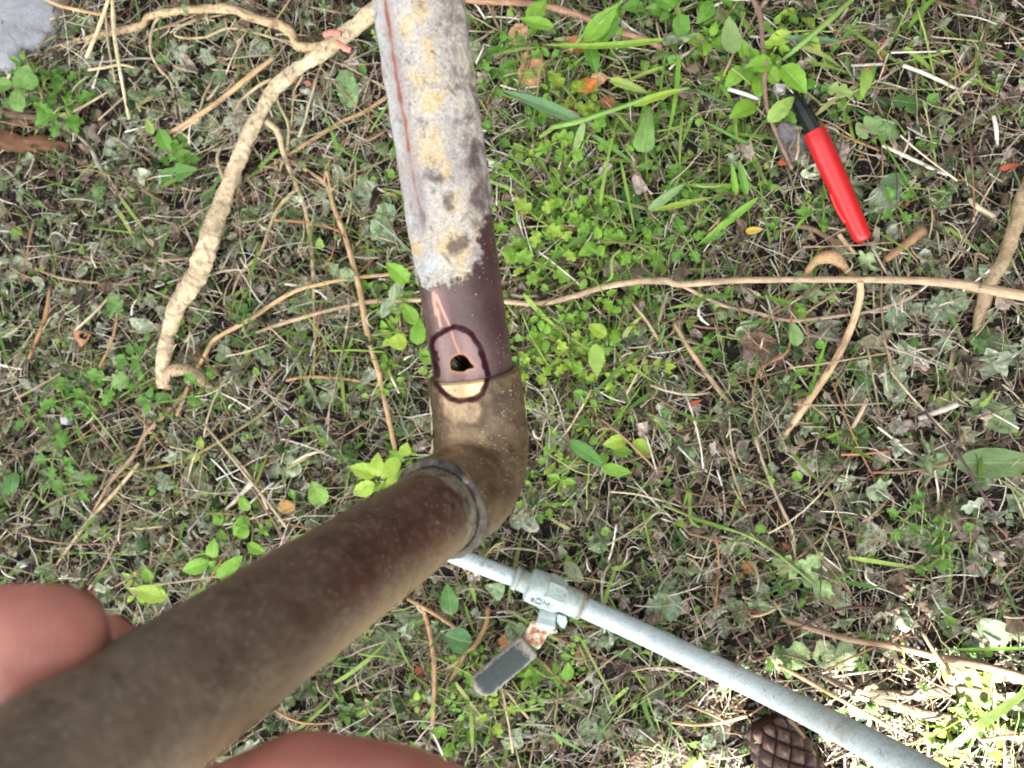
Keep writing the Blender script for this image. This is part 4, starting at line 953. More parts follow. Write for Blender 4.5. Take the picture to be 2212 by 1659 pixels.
rock('concrete_block', 'pale grey blue concrete footing in the top left corner', 'concrete block', [(-260, -260), (150, -240), (142, 0), (134, 40), (112, 84), (96, 108), (62, 112), (56, 140), (34, 156), (-40, 150), (-260, 160)], .010, .012, mc, .0012)

# ------------------------------------------------------------------ roots, vines, sticks and straws as single things
def tone(V, c, var=.12, f=60):
    return np.array([tuple(np.array(c) * (1 + var * 2 * mnoise.noise(Vector(p) * f))) for p in V])
def lerpr(rs, n_):
    return np.interp(np.linspace(0, 1, n_), np.linspace(0, 1, len(rs)), rs)
def strand(pts, rs, col, name, m=None, parent=None, n=8, h=.006, ns=8, rough=.12, freq=120, flat=1.0, fade=None):
    """one tapered strand along measured points; rs are radii in measured units"""
    path = gpath(pts, n, h); k = PX(*pts[len(pts) // 2][:2]); R = lerpr(rs, len(path)) * k
    v_, f_, u_ = tubegeo(path, R, ns, rough, freq, flat)
    A = Acc(); c = tone(v_, col)
    if fade is not None:
        t = np.linspace(0, 1, len(path)).repeat(ns)[:, None]; c = c * (1 - t) + tone(v_, fade) * t
    A.add(v_, f_, c, u_); return A.out(name, m or M_FIB, parent)
def stick(name, label, cat, pts, rs, col, group=None, twigs=(), **kw):
    if not twigs: return tag(strand(pts, rs, col, name, **kw), label, cat, group)
    e = empty(name, G(pts[0][0], pts[0][1], 0), label, cat, group); strand(pts, rs, col, 'stem', parent=e, **kw)
    for (p, r, c) in twigs: strand(p, r, c or col, 'side_shoot', parent=e, n=5, ns=6)
    return e
CREAM = (.56, .42, .25); TAN = (.46, .29, .15); ORT = (.40, .25, .14); PAL_ = (.66, .58, .44); BRN = (.20, .125, .08); RED_ = (.25, .13, .085); WHT = (.74, .70, .62); OLV = (.24, .24, .10)

ROOTHAIR = []
root = empty('uprooted_root', G(560, 260), 'thick cream root with rootlets, running from behind the pipe down to the left', 'root')
mrt, n, l, b = mat('root_skin'); P = gpos(n)
c = attr(n, 'Col', 'Color')
uvn = n.new('ShaderNodeUVMap'); mp = n.new('ShaderNodeMapping'); l.new(uvn.outputs[0], mp.inputs[0]); mp.inputs['Scale'].default_value = (5, 260, 1)
st1 = nz(n, l, 1.6, 6, .75, mp.outputs[0], .6); n6 = nz(n, l, 150, 8, .8, P)
c = mix(n, l, 1.0, c, ramp(n, l, mth(n, l, 'ADD', mth(n, l, 'MULTIPLY', st1, .35), mth(n, l, 'MULTIPLY', n6, .65)), [(.34, .30), (.44, .78), (.52, 1.08), (.64, 1.3), (.78, 1.5)]), 'MULTIPLY')
l.new(c, b.inputs['Base Color']); b.inputs['Roughness'].default_value = .75; b.inputs['Specular IOR Level'].default_value = .25
l.new(bump(n, l, mth(n, l, 'ADD', st1, n6), .0018), b.inputs['Normal'])
def bigroot(pts, rs, col, name, knob=.16, h=.02):
    path = gpath(pts, 34, h); k = PX(*pts[len(pts) // 2][:2]); R = lerpr(rs, len(path)) * k
    n_ = len(path); L = np.cumsum([0] + [(path[i] - path[i - 1]).length for i in range(1, n_)])
    o_ = random.random() * 9
    R = R * np.array([1 + knob * mnoise.noise(Vector((o_, s * 55, 0))) + .5 * knob * mnoise.noise(Vector((o_, s * 150, 3))) for s in L])
    v_, f_, u_ = tubegeo(path, R, 26, .26, 110, .92, twist=18)
    rr_ = random.Random(int(pts[0][0])); ks = []; q_ = .01
    while q_ < L[-1]: ks.append((q_, rr_.uniform(-2, 2), rr_.uniform(.4, 1), rr_.uniform(0, 6.3))); q_ += rr_.uniform(.006, .020)
    cA = np.array([tuple(path[i // 26]) for i in range(len(v_))]); sL = np.repeat(L, 26); an = np.tile(np.arange(26) / 26 * 2 * math.pi, n_)
    gr = np.zeros(len(v_))
    for (q_, ob, am, ph) in ks: gr = np.maximum(gr, am * np.exp(-((sL - q_ - .0016 * ob * np.cos(an + ph)) / .0011) ** 2) * (.35 + .65 * (np.sin(an * 1.0 + ph * 2) > -.2)))
    fn = np.array([mnoise.fractal(Vector(p * 260), 1, 2, 4) for p in v_])
    v_ = cA + (v_ - cA) * (1 - .10 * gr + .06 * fn)[:, None]
    cc_ = tone(v_, col, .2, 45) * (1 - .32 * gr)[:, None] * np.where(fn > .42, .62, 1.0)[:, None]
    A = Acc(); A.add(v_, f_, cc_, u_); return A.out(name, mrt, root)
bigroot([(830, 8, .03), (800, 32, .028), (745, 75, .026), (690, 118, .025), (640, 150, .022), (592, 195, .022), (556, 255, .021), (524, 325, .022), (496, 395, .022), (474, 455, .021), (452, 515, .022), (424, 598, .02), (386, 655, .018), (364, 722, .016), (352, 790, .013), (357, 836, .009)],
        [16, 16, 16, 15, 14, 15, 14, 14, 15, 16, 19, 20, 22, 21, 18, 16, 15, 16], (.58, .46, .30), 'main_root')
bigroot([(356, 832, .009), (362, 812, .012), (392, 798, .014), (428, 812, .012), (462, 852, .009)], [17, 15, 12, 11, 8], (.46, .34, .21), 'hooked_root_end')
bigroot([(700, 108, .02), (668, 104, .018), (640, 98, .016), (630, 72, .015), (598, 52, .015), (545, 38, .016), (500, 20, .017), (440, 20, .015), (380, 26, .014), (322, 36, .013), (305, 56, .013), (250, 68, .012), (190, 84, .010), (120, 100, .008)],
        [15, 11, 9, 10, 10, 9, 10, 9, 8.5, 8.5, 7, 8, 7, 6, 3], (.54, .40, .235), 'side_root', .10)
for i_ in range(54):
    x0, y0 = [(150 + 8 * i_, 88 - 1.1 * i_), (575 + 3 * i_, 215 - 2.2 * i_), (440 + 3 * i_, 560 - 7 * i_)][i_ % 3]; a_ = rng.uniform(1.6, 3.4) if i_ % 3 == 0 else rng.uniform(0, 6.3); L_ = rng.uniform(25, 75)
    pts = [(x0, y0, .014)]
    for k_ in range(4): a_ += rng.normal(0, .35); pts.append((pts[-1][0] + math.cos(a_) * L_ / 4, pts[-1][1] + math.sin(a_) * L_ / 4, max(.006, .013 - .002 * k_)))
    ROOTHAIR.append(pts)
for pts in ROOTHAIR: strand(pts, [1.6, 1.3, 1.0, .6], (.60, .48, .32), 'root_hair', mrt, root, n=4, ns=5, rough=.1)
for pts, rs in (
    ([(576, 262, .02), (600, 285, .018), (612, 330, .014), (640, 400, .012), (660, 455, .012), (673, 540, .011), (678, 640, .010), (680, 740, .009), (677, 820, .007)], [7, 6.5, 5.5, 4.5, 5, 4.5, 3.5, 3, 2.5]),
    ([(640, 410, .012), (608, 440, .012), (586, 480, .011), (560, 550, .010), (520, 590, .009), (497, 650, .008)], [4, 4, 3.5, 3.5, 3, 2]),
    ([(593, 190, .02), (602, 225, .017), (622, 270, .013), (620, 320, .012), (607, 360, .012), (596, 420, .009), (570, 480, .008)], [3, 3, 2.6, 3, 2.8, 2.5, 2]),
    ([(655, 140, .02), (650, 170, .016), (635, 200, .012), (630, 260, .01), (625, 320, .009)], [3, 2.4, 2.2, 2, 1.5]),
    ([(512, 350, .02), (520, 370, .014), (512, 430, .011), (516, 470, .010), (520, 520, .008)], [2.5, 2.5, 2.2, 2, 1.2]),
    ([(482, 385, .02), (470, 345, .018), (476, 320, .016), (478, 318, .015)], [4, 3.5, 3, 2]),
    ([(588, 172, .02), (560, 185, .016), (520, 218, .013), (505, 250, .01)], [4, 3.5, 3, 1.8]),
    ([(345, 35, .014), (330, 60, .013), (325, 110, .012), (345, 150, .01), (370, 180, .009), (382, 258, .007)], [3.2, 3.2, 3, 3, 2.5, 1.5]),
    ([(672, 98, .02), (640, 92, .016), (600, 85, .014), (540, 68, .012), (490, 62, .012), (445, 80, .012), (400, 82, .011), (378, 76, .010), (384, 62, .011), (420, 45, .012), (490, 30, .012)], [3, 3, 2.8, 2.5, 2.4, 2.6, 2.6, 2.4, 2.3, 2, 1.5]),
    ([(150, 95, .010), (110, 118, .008), (85, 130, .007), (60, 155, .006)], [2.4, 2, 1.6, 1]),
    ([(170, 90, .010), (140, 112, .009), (115, 140, .007), (95, 165, .006)], [2, 1.6, 1.4, .9]),
    ([(200, 84, .010), (165, 118, .009), (140, 135, .008)], [1.8, 1.5, 1]),
    ([(130, 98, .010), (95, 108, .009), (55, 120, .008)], [2.4, 1.6, 1]),
    ([(345, 812, .009), (330, 795, .008), (310, 782, .006)], [3, 2.6, 1.2]),
    ([(440, 560, .02), (470, 620, .010), (500, 690, .007)], [1.6, 1.3, .8]),
    ([(700, 110, .02), (690, 150, .013), (668, 200, .009), (660, 250, .007)], [2.5, 2, 1.6, 1])):
    strand(pts, rs, (.54, .43, .26), 'rootlet', mrt, root, n=6, ns=7, rough=.2)
for pts in ([(700, 76, .045), (716, 70, .046), (737, 73, .045)], [(728, 90, .04), (745, 104, .038), (758, 108, .036)]):
    strand(pts, [5, 6.5, 5.5], (.62, .24, .18), 'pink_root_scar', M_FIB, root, n=4)

# long vines
stick('dry_vine', 'long pale tan vine lying across the picture from the right edge to behind the pipe', 'vine',
      [(2260, 648, .016), (2150, 628, .016), (2060, 612, .018), (1950, 605, .018), (1830, 604, .019), (1700, 604, .019), (1580, 606, .019), (1470, 614, .020), (1440, 607, .020), (1380, 608, .019), (1300, 621, .018), (1240, 640, .018), (1160, 656, .018), (1080, 651, .018), (980, 649, .016), (900, 648, .016), (800, 652, .015), (720, 668, .014), (625, 694, .013), (560, 716, .011), (521, 730, .008)],
      [10, 11, 9.5, 7.5, 6.5, 6.5, 6.5, 7, 8, 7, 6, 6, 5.5, 5.5, 5, 5, 5.5, 4.5, 5, 3.5, 2.5], (.42, .31, .20), n=7, ns=10, rough=.10,
      twigs=[([(1470, 615, .019), (1520, 640, .014), (1570, 662, .012), (1620, 672, .012), (1680, 688, .012), (1725, 692, .013), (1800, 684, .012), (1880, 672, .012), (1950, 650, .012), (2000, 620, .011)], [4, 4.5, 4, 4.5, 4, 4.5, 3.5, 3.5, 3.5, 2.5], (.42, .30, .22))])
stick('dry_vine', 'orange tan vine running down left of the pipe and under the lower arm', 'vine',
      [(622, 345, .010), (668, 372, .010), (705, 400, .011), (722, 450, .012), (742, 500, .013), (760, 560, .015), (778, 630, .016), (788, 690, .016), (800, 745, .016), (816, 800, .016), (832, 870, .015), (845, 930, .015), (856, 985, .014), (866, 1045, .013)],
      [4, 4, 4.5, 5, 5.5, 6, 6, 7, 5.5, 5.5, 5, 5, 5, 5], (.50, .33, .185), n=7, ns=9, rough=.12,
      twigs=[([(700, 395, .012), (706, 360, .011), (712, 350, .010)], [3, 3, 1.5], None)])
stick('dry_vine', 'thin tan vine curving down to the litter right of the root tip', 'vine',
      [(890, 590, .014), (830, 594, .014), (768, 600, .014), (700, 612, .014), (640, 628, .014), (590, 656, .014), (545, 686, .014), (500, 712, .014), (462, 735, .013), (440, 772, .012), (424, 800, .012), (405, 840, .010), (382, 898, .008)],
      [3.5, 3.5, 4, 4, 4.5, 4.5, 5, 4.5, 4.5, 4, 4.5, 4.5, 4], (.54, .36, .19), n=6)
stick('dry_vine', 'orange brown vine crossing behind the rootlets toward the pipe at upper left', 'vine',
      [(840, 205, .012), (790, 240, .012), (740, 262, .012), (690, 292, .011), (640, 325, .010), (590, 355, .009), (530, 384, .008)], [3.5, 4.5, 4, 4.5, 4, 4.5, 3.5], ORT, n=6)
stick('dry_stick', 'reddish brown stick slanting right from the top of the pipe', 'stick',
      [(970, -6, .014), (1040, 2, .014), (1130, 7, .013), (1190, 16, .013), (1234, 28, .012), (1290, 50, .012), (1338, 70, .012), (1390, 84, .012), (1430, 103, .010)], [7, 8, 7, 7.5, 7, 8, 6.5, 7, 7], (.33, .19, .12), n=6)
stick('dry_stick', 'thin brown twig hanging down from the top edge to the left of the red marker', 'stick',
      [(1624, -6, .022), (1642, 35, .022), (1648, 104, .022), (1653, 140, .022), (1652, 185, .020), (1660, 243, .018), (1687, 312, .014), (1711, 366, .009)], [5, 6, 4.5, 6.5, 4.5, 4, 4, 4.5], (.25, .16, .12), n=6)
stick('dry_stick', 'pale tan straight stick slanting down from the long vine', 'stick',
      [(1858, 608, .02), (1858, 640, .018), (1845, 690, .016), (1825, 738, .015), (1800, 785, .014), (1765, 840, .013), (1730, 890, .012), (1688, 946, .009)], [7, 7.5, 8, 8, 8, 7.5, 7.5, 7], (.55, .38, .22), n=6)
stick('dry_stick', 'thick grey tan root with frayed tip on the right edge below the red marker', 'root',
      [(2240, 360, .02), (2212, 430, .02), (2192, 490, .018), (2168, 560, .017), (2140, 600, .015), (2125, 650, .013), (2112, 690, .010), (2104, 728, .007)], [17, 18, 15, 13, 16, 13, 9, 3], (.37, .28, .17), n=8, ns=14, rough=.28, m=mrt,
      twigs=[([(2136, 560, .014), (2110, 548, .012), (2108, 590, .010), (2104, 640, .007)], [3, 3, 3, 1], None), ([(2130, 640, .012), (2124, 690, .009), (2122, 712, .007)], [3, 3, 1], None)])
stick('dry_stick', 'brown stick end beside the knotted root below the red marker', 'stick', [(1996, 494, .018), (1960, 525, .016), (1912, 562, .013)], [9, 9, 8], (.28, .17, .09), n=6)
stick('knotted_root', 'bent knotted root with a pale node just above the long vine, below the red marker', 'root',
      [(1690, 655, .008), (1716, 628, .010), (1738, 600, .014), (1755, 572, .018), (1772, 560, .020), (1795, 556, .020), (1814, 566, .018), (1832, 586, .014), (1856, 604, .012)], [4, 5, 6, 7, 12, 14, 10, 7, 5], (.44, .29, .16), n=7, ns=12, rough=.3, m=mrt,
      twigs=[([(1700, 650, .010), (1712, 660, .012), (1706, 745, .010), (1640, 795, .008)], [3.5, 3.5, 3, 2], (.30, .17, .10)), ([(1700, 650, .010), (1660, 678, .009), (1625, 700, .007)], [3.5, 3, 1.5], (.36, .2, .12))])
stick('dry_stick', 'brown flat stick on the left edge below the concrete corner', 'stick', [(-30, 236, .012), (20, 247, .012), (70, 252, .012), (130, 262, .010), (165, 272, .008)], [8, 8, 7, 6, 4], (.14, .095, .065), n=6)
lg = empty('bark_log', G(60, 310), 'rotten reddish brown piece of bark on the left edge above the dark litter', 'bark')
strand([(-60, 300, .008), (0, 302, .010), (50, 310, .010), (105, 310, .009), (150, 318, .006)], [22, 20, 19, 17, 9], (.13, .065, .035), 'bark_piece', M_BARK, lg, ns=18, rough=.5, freq=80, flat=.7)
strand([(-60, 268, .006), (0, 270, .008), (50, 262, .008), (85, 258, .006)], [15, 13, 9, 4], (.19, .12, .075), 'bark_splinter', M_BARK, lg, ns=12, rough=.5, flat=.6)
stick('dry_stick', 'thick peeling grey bark strip half buried at the left edge below the bark log', 'stick', [(-30, 355, .006), (30, 362, .006), (80, 372, .006), (130, 376, .004)], [13, 11, 8, 5], (.11, .075, .05), n=6, ns=12, rough=.5)

STR = [  # straws and twigs: label, points, radii, colour
    ('long tan stem lying over the corner of the concrete at the top left', [(94, -4, .02), (130, 12, .02), (180, 24, .018), (245, 37, .015)], [3.2, 4, 3.5, 2.5], (.60, .38, .20)),
    ('pale straw slanting down over the side root near the top left', [(236, -6, .024), (215, 55, .022), (187, 124, .018)], [3.8, 3.8, 4.2], (.60, .50, .30)),
    ('long white straw dropping from the top edge left of the big root', [(243, -6, .022), (246, 60, .022), (254, 122, .020), (266, 190, .016), (279, 258, .012)], [3.6, 4.5, 3.8, 3.4, 2.8], (.64, .54, .34)),
    ('second thinner straw just left of the long white straw', [(228, 18, .018), (232, 80, .016), (240, 130, .014), (249, 180, .010)], [2.6, 2.6, 2.4, 2.2], (.52, .41, .27)),
    ('short horizontal straw crossing the long white straw', [(191, 151, .016), (225, 146, .018), (262, 140, .018), (290, 146, .014)], [3, 3, 2.5, 1.8], (.58, .48, .28)),
    ('straw pointing at the green plant below the concrete', [(122, 250, .018), (160, 240, .018), (200, 218, .016), (234, 198, .014)], [3.5, 3, 2.6, 1.6], (.52, .43, .26)),
    ('grey weathered twig under the round green leaves on the left', [(160, 285, .010), (195, 320, .012), (212, 355, .010), (232, 388, .008)], [2.5, 4, 5, 2], (.40, .34, .28)),
    ('split bundle of tan stems pointing down left of the big root', [(592, 124, .022), (545, 160, .022), (490, 205, .020), (455, 232, .020), (416, 257, .018), (370, 285, .015), (330, 306, .012)], [4, 5.5, 5.5, 5, 5.5, 4.5, 2], (.42, .29, .15)),
    ('pale forked end of the tan stem bundle left of the big root', [(425, 250, .018), (385, 275, .015), (352, 300, .012), (335, 318, .010)], [3.2, 3, 2.8, 2], (.60, .46, .26)),
    ('lower pale prong of the tan stem bundle left of the big root', [(430, 255, .018), (400, 276, .014), (372, 300, .012), (354, 336, .009)], [3, 3, 2.6, 1.8], (.58, .44, .25)),
    ('tan stick pointing down towards the thumb at the lower left', [(300, 1000, .014), (260, 1050, .014), (205, 1110, .014), (165, 1160, .012), (122, 1220, .008)], [3.5, 4, 4, 3.5, 2.5], (.56, .43, .26)),
    ('long brown twig running from the root tip to the lower left', [(398, 850, .010), (350, 902, .012), (312, 940, .013), (285, 990, .014), (240, 1040, .014), (195, 1118, .012)], [4.5, 4.5, 4, 4.5, 4, 3.5], (.38, .25, .15)),
    ('thin green brown stem arching across the litter on the left', [(618, 835, .012), (570, 890, .013), (520, 925, .013), (455, 965, .012), (380, 1000, .012), (290, 1018, .012), (210, 1050, .010), (120, 1082, .009), (0, 1170, .008)], [2.5, 3, 3, 3, 3, 3, 3, 2.8, 2.5], (.26, .22, .09)),
    ('dark brown twig lying on the left edge above the thumb', [(150, 925, .010), (95, 955, .010), (40, 985, .010), (-10, 1020, .008)], [4, 4.5, 4.5, 4], (.17, .11, .08)),
    ('orange tinted curved twig left of the root tip', [(110, 610, .010), (100, 680, .010), (85, 720, .010), (62, 775, .008)], [3, 5.5, 4.5, 3.5], (.38, .21, .10)),
    ('thin pale twig lying level to the left of the big root', [(75, 580, .010), (130, 600, .012), (200, 610, .012), (285, 614, .010), (340, 600, .008)], [2.5, 3, 2.6, 2.6, 1.5], (.40, .29, .19)),
    ('short orange straw sticking out left of the big root', [(318, 565, .012), (360, 562, .012), (418, 558, .012)], [3, 3, 2.5], (.52, .34, .18)),
    ('straight brown twig crossing behind the root right of the rootlets', [(590, 475, .012), (640, 478, .013), (690, 485, .012), (735, 500, .012)], [3, 3.5, 3, 2.5], (.45, .22, .10)),
    ('pale twin stem running alongside the orange vine left of the pipe', [(704, 355, .010), (712, 400, .012), (728, 470, .010), (736, 520, .008)], [3, 2.6, 2.4, 1.8], (.54, .40, .22)),
    ('orange twig leaving the rootlet tip toward the orange vine', [(618, 822, .010), (660, 814, .012), (710, 815, .012), (770, 822, .012), (812, 832, .010)], [2.5, 3.2, 3, 2.8, 2], (.50, .30, .15)),
    ('white straw between the orange vine and the pipe', [(838, 800, .014), (850, 825, .014), (862, 850, .012)], [2.5, 3, 2.2], (.70, .66, .52)),
    ('broken white reed end under the lower pipe arm at left', [(545, 1040, .014), (520, 1070, .013), (488, 1100, .010)], [7, 4.5, 3], (.56, .52, .43)),
    ('pale curved straw in front of the wide green grass blade left of the elbow', [(632, 1000, .014), (670, 980, .015), (725, 972, .014)], [2.8, 3, 2], (.58, .53, .37)),
    ('tan slanting stick in the mulch ending at a knotted clump', [(1456, 696, .012), (1480, 740, .013), (1513, 788, .013), (1545, 832, .012), (1578, 876, .010)], [4, 5, 5, 5.5, 4.5], (.42, .30, .19)),
    ('slim straw from the knotted clump down to the lower mulch', [(1631, 944, .012), (1645, 990, .012), (1668, 1050, .012), (1690, 1100, .012), (1712, 1150, .011), (1718, 1200, .011), (1722, 1238, .010)], [3.5, 3, 3, 3.5, 3.5, 3, 2.5], (.56, .45, .29)),
    ('short tan stick standing in the hollow right of the diagonal stick', [(1874, 860, .014), (1860, 890, .013), (1842, 925, .010)], [5, 4.5, 4.5], (.52, .38, .26)),
    ('brown prongs below the short tan stick on the right', [(1838, 925, .010), (1828, 948, .009), (1818, 960, .007)], [4, 3.4, 2.5], (.34, .23, .13)),
    ('bright white chip of split wood among the big grey green leaves', [(1984, 904, .014), (2025, 890, .015), (2068, 874, .014)], [5, 6, 5.5], (.66, .60, .52)),
    ('pale straw pointing right above the big grey green leaves', [(1940, 720, .012), (1985, 722, .012), (2035, 722, .010)], [2.5, 2.8, 2.4], (.60, .52, .38)),
    ('white straw to the right of the red marker', [(1906, 314, .014), (1950, 334, .016), (2000, 358, .016), (2046, 379, .012)], [3.5, 4, 3.8, 2.5], (.68, .63, .52)),
    ('long white straw above and right of the red marker', [(1950, 141, .014), (2000, 160, .016), (2070, 193, .014)], [3.8, 4, 3.4], (.66, .61, .50)),
    ('pale straw meeting the long white straw at a corner', [(2128, 142, .012), (2090, 178, .014), (2044, 215, .012)], [2.6, 3, 2.2], (.62, .57, .46)),
    ('white straw segment at the upper right under the grass', [(1838, 142, .012), (1875, 140, .013), (1912, 138, .012)], [3, 3.2, 2.8], (.66, .62, .52)),
    ('thick broken white reed at the left of the frayed root', [(2094, 430, .012), (2110, 446, .014), (2148, 468, .012)], [5, 6, 5], (.60, .52, .36)),
    ('white stick standing near the right edge', [(2146, 250, .014), (2152, 280, .015), (2154, 316, .012)], [4, 4.5, 3], (.66, .61, .52)),
    ('bright white chip left of the tip of the marker', [(1572, 192, .014), (1605, 202, .015), (1642, 214, .014)], [4, 4.5, 4], (.78, .76, .70)),
    ('orange stick running from the marker barrel to the right', [(1766, 262, .010), (1810, 288, .012), (1850, 305, .012), (1900, 325, .010)], [3, 3.2, 3, 2.4], (.38, .21, .10)),
    ('long straight pale straw in the litter right of the pipe', [(1360, 292, .010), (1372, 350, .012), (1382, 380, .012), (1420, 500, .010)], [2.5, 3, 3.5, 3], (.34, .21, .13)),
    ('brown stick piece under the tip of the red marker', [(1680, 500, .010), (1740, 490, .012), (1800, 520, .010), (1842, 545, .008)], [3, 5, 6.5, 4], (.22, .14, .09)),
    ('tan straw below the end of the red marker', [(1812, 506, .012), (1830, 530, .012), (1848, 548, .010)], [5, 4.6, 3.6], (.50, .37, .24)),
    ('thin orange stick slanting from under the lower arm to the handle plant', [(880, 1293, .016), (925, 1318, .016), (975, 1350, .015), (1018, 1385, .012)], [4, 4.2, 4, 3.5], (.50, .31, .16)),
    ('upright orange brown stem left of the rusty valve handle', [(912, 1310, .014), (925, 1350, .014), (934, 1400, .015), (938, 1440, .016), (937, 1500, .015), (935, 1545, .014), (934, 1590, .010)], [6, 5, 5, 5.5, 4.5, 5, 3], (.44, .27, .15)),
    ('dark branching twig between the green leaf and the valve handle', [(1055, 1310, .018), (1050, 1350, .018), (1028, 1390, .018), (1005, 1410, .017), (985, 1450, .014), (966, 1478, .010)], [5, 5, 6, 6, 5, 2.5], (.26, .15, .07)),
    ('thin tan prong of the branching twig left of the handle', [(1004, 1412, .017), (975, 1440, .014), (938, 1450, .010)], [3.5, 3, 2.2], (.44, .24, .12)),
    ('orange stick coming out from under the worn grip', [(1144, 1410, .014), (1180, 1440, .014), (1222, 1482, .010)], [4, 4, 2.5], (.50, .30, .14)),
    ('pale straw below the worn grip of the valve handle', [(1096, 1495, .014), (1120, 1525, .015), (1142, 1552, .012)], [3, 3.2, 2.4], (.58, .46, .28)),
    ('dark arched twig curving over the mulch above the pine cone', [(1645, 1404, .016), (1700, 1368, .018), (1756, 1342, .019), (1810, 1318, .020), (1862, 1311, .018), (1920, 1318, .014), (1985, 1340, .010)], [2.4, 3, 3, 3, 3, 2.6, 2], (.12, .06, .05)),
    ('long brown root running beside the white pipe into the sunlit corner', [(1687, 1336, .016), (1760, 1360, .018), (1840, 1382, .018), (1930, 1396, .018), (2030, 1420, .018), (2138, 1442, .018), (2240, 1470, .018)], [6, 6.5, 6, 7, 7.5, 8, 9], (.30, .20, .13)),
    ('dark thin stem crossing the big grey green leaves at the right', [(1996, 888, .022), (2040, 940, .024), (2075, 990, .025), (2105, 1036, .024), (2130, 1080, .022), (2158, 1128, .018)], [2.8, 3, 3.4, 3.2, 3, 2.5], (.09, .055, .055)),
    ('straight stick beside the pine cone running to the bottom edge', [(1702, 1552, .022), (1740, 1600, .022), (1780, 1670, .020)], [5, 5.5, 5], (.27, .19, .12)),
    ('pale curled stick left of the pine cone', [(1444, 1560, .014), (1500, 1566, .015), (1560, 1560, .015), (1612, 1546, .014)], [2.5, 3, 4, 4.4], (.52, .36, .20)),
    ('long dry stalk lying along the shaded side of the white pipe', [(1680, 1436, .020), (1740, 1468, .022), (1810, 1508, .022), (1890, 1552, .022), (1960, 1590, .020)], [4, 4.5, 4, 4, 3], (.46, .31, .17)),
    ('thin brown twig leaning over the sunlit leaf at bottom right', [(1992, 1366, .020), (2020, 1412, .022), (2048, 1452, .022), (2062, 1480, .016)], [3.5, 4.2, 4, 3], (.30, .22, .15)),
    ('orange straw at the bottom right edge in the sun', [(2120, 1600, .02), (2170, 1592, .022), (2230, 1588, .02)], [4.5, 4.5, 4.5], (.50, .30, .16)),
    ('grey twig under the thin vine right of the pipe', [(1745, 722, .012), (1810, 735, .012), (1880, 748, .012), (1925, 752, .010)], [4, 5, 4.5, 3], (.25, .20, .17)),
    ('tall thin brown twig descending from the knotted root', [(1710, 640, .012), (1708, 700, .014), (1700, 760, .013), (1640, 800, .011), (1628, 870, .011), (1632, 925, .010)], [2.5, 2.8, 2.8, 2.6, 2.6, 2], (.36, .20, .11)),
]
for i, (lab, pts, rs, c) in enumerate(STR):
    stick('dry_stick' if rs[1] > 3.9 else 'straw_stem', lab, 'stick' if rs[1] > 3.9 else 'straw', pts, rs, c, n=6, ns=8)
# three bent layers of weathered wood strips in the sunlit corner
for i, (lab, pts, rs) in enumerate([
    ('sunlit strip of split pale wood beside the end of the white pipe', [(1830, 1478, .012), (1900, 1512, .014), (1990, 1540, .014), (2090, 1560, .012), (2230, 1600, .012)], [5, 9, 11, 10, 9]),
    ('weathered bark strip lying above the sunlit sprigs in the corner', [(1750, 1450, .010), (1850, 1490, .014), (1960, 1500, .014), (2080, 1490, .012), (2230, 1520, .012)], [4, 8, 10, 9, 9]),
    ('grey brown bark plate under the sunlit yellow leaf', [(2090, 1440, .006), (2150, 1462, .010), (2230, 1470, .010)], [6, 11, 10])]):
    stick('bark_strip', lab, 'bark', pts, rs, (.13, .10, .07), n=8, ns=12, rough=.35, flat=.45, m=M_BARK)

# red mulch chips
for i, (x, y, L_, w_, an, c) in enumerate([(1905, 105, 42, 8, 86, 0), (1908, 145, 34, 6, 92, 0), (1688, 246, 14, 9, 20, 0), (1786, 272, 15, 9, 30, 0), (1690, 352, 22, 9, 170, 0), (1828, 267, 36, 4, 20, 1), (1880, 150, 26, 9, 5, 0),
                                          (1395, 690, 10, 7, 30, 1), (665, 180, 14, 9, 5, 1), (1700, 1180, 26, 8, -40, 0), (1735, 1196, 20, 7, 40, 1), (1960, 1268, 34, 6, -25, 1), (1620, 1320, 40, 4, 0, 0), (2150, 1400, 26, 7, 40, 0),
                                          (1960, 440, 16, 7, 60, 0), (1990, 500, 20, 6, 30, 0), (2180, 360, 50, 12, 15, 0), (1235, 470, 12, 8, 90, 1), (1500, 870, 40, 6, 25, 0), (1975, 1070, 12, 5, 20, 1)]):
    b_ = G(x, y, .011); k = PX(x, y); a = rad(an); d = Vector((math.cos(a), math.sin(a), .05)) * L_ * k / 2; s_ = Vector((-math.sin(a), math.cos(a), .1)) * w_ * k / 2; z_ = Vector((0, 0, w_ * k * .35))
    r_ = random.Random(i); J = lambda: Vector((r_.uniform(-1, 1), r_.uniform(-1, 1), 0)) * k * 2.2
    ring_ = [b_ - d + J(), b_ - d * .5 - s_ + J(), b_ - s_ * 1.1 + J(), b_ + d * .6 - s_ + J(), b_ + d + J(), b_ + d * .5 + s_ * .9 + J(), b_ + s_ + J(), b_ - d * .6 + s_ + J()]
    V_ = [tuple(p - z_) for p in ring_] + [tuple(p + z_ * r_.uniform(.6, 1.1)) for p in ring_]; n_ = 8
    A = Acc(); A.add(V_, [tuple(range(8))[::-1], tuple(range(8, 16))] + [(q, (q + 1) % 8, 8 + (q + 1) % 8, 8 + q) for q in range(8)], [(.36, .085, .045), (.55, .24, .18)][c])
    tag(A.out('mulch_chip', M_FIB, smooth=False), ['small dark red chip of dyed bark mulch lying in the litter', 'small pinkish red chip of dyed bark mulch lying in the litter'][c], 'mulch chip', 'red mulch chips scattered in the litter')

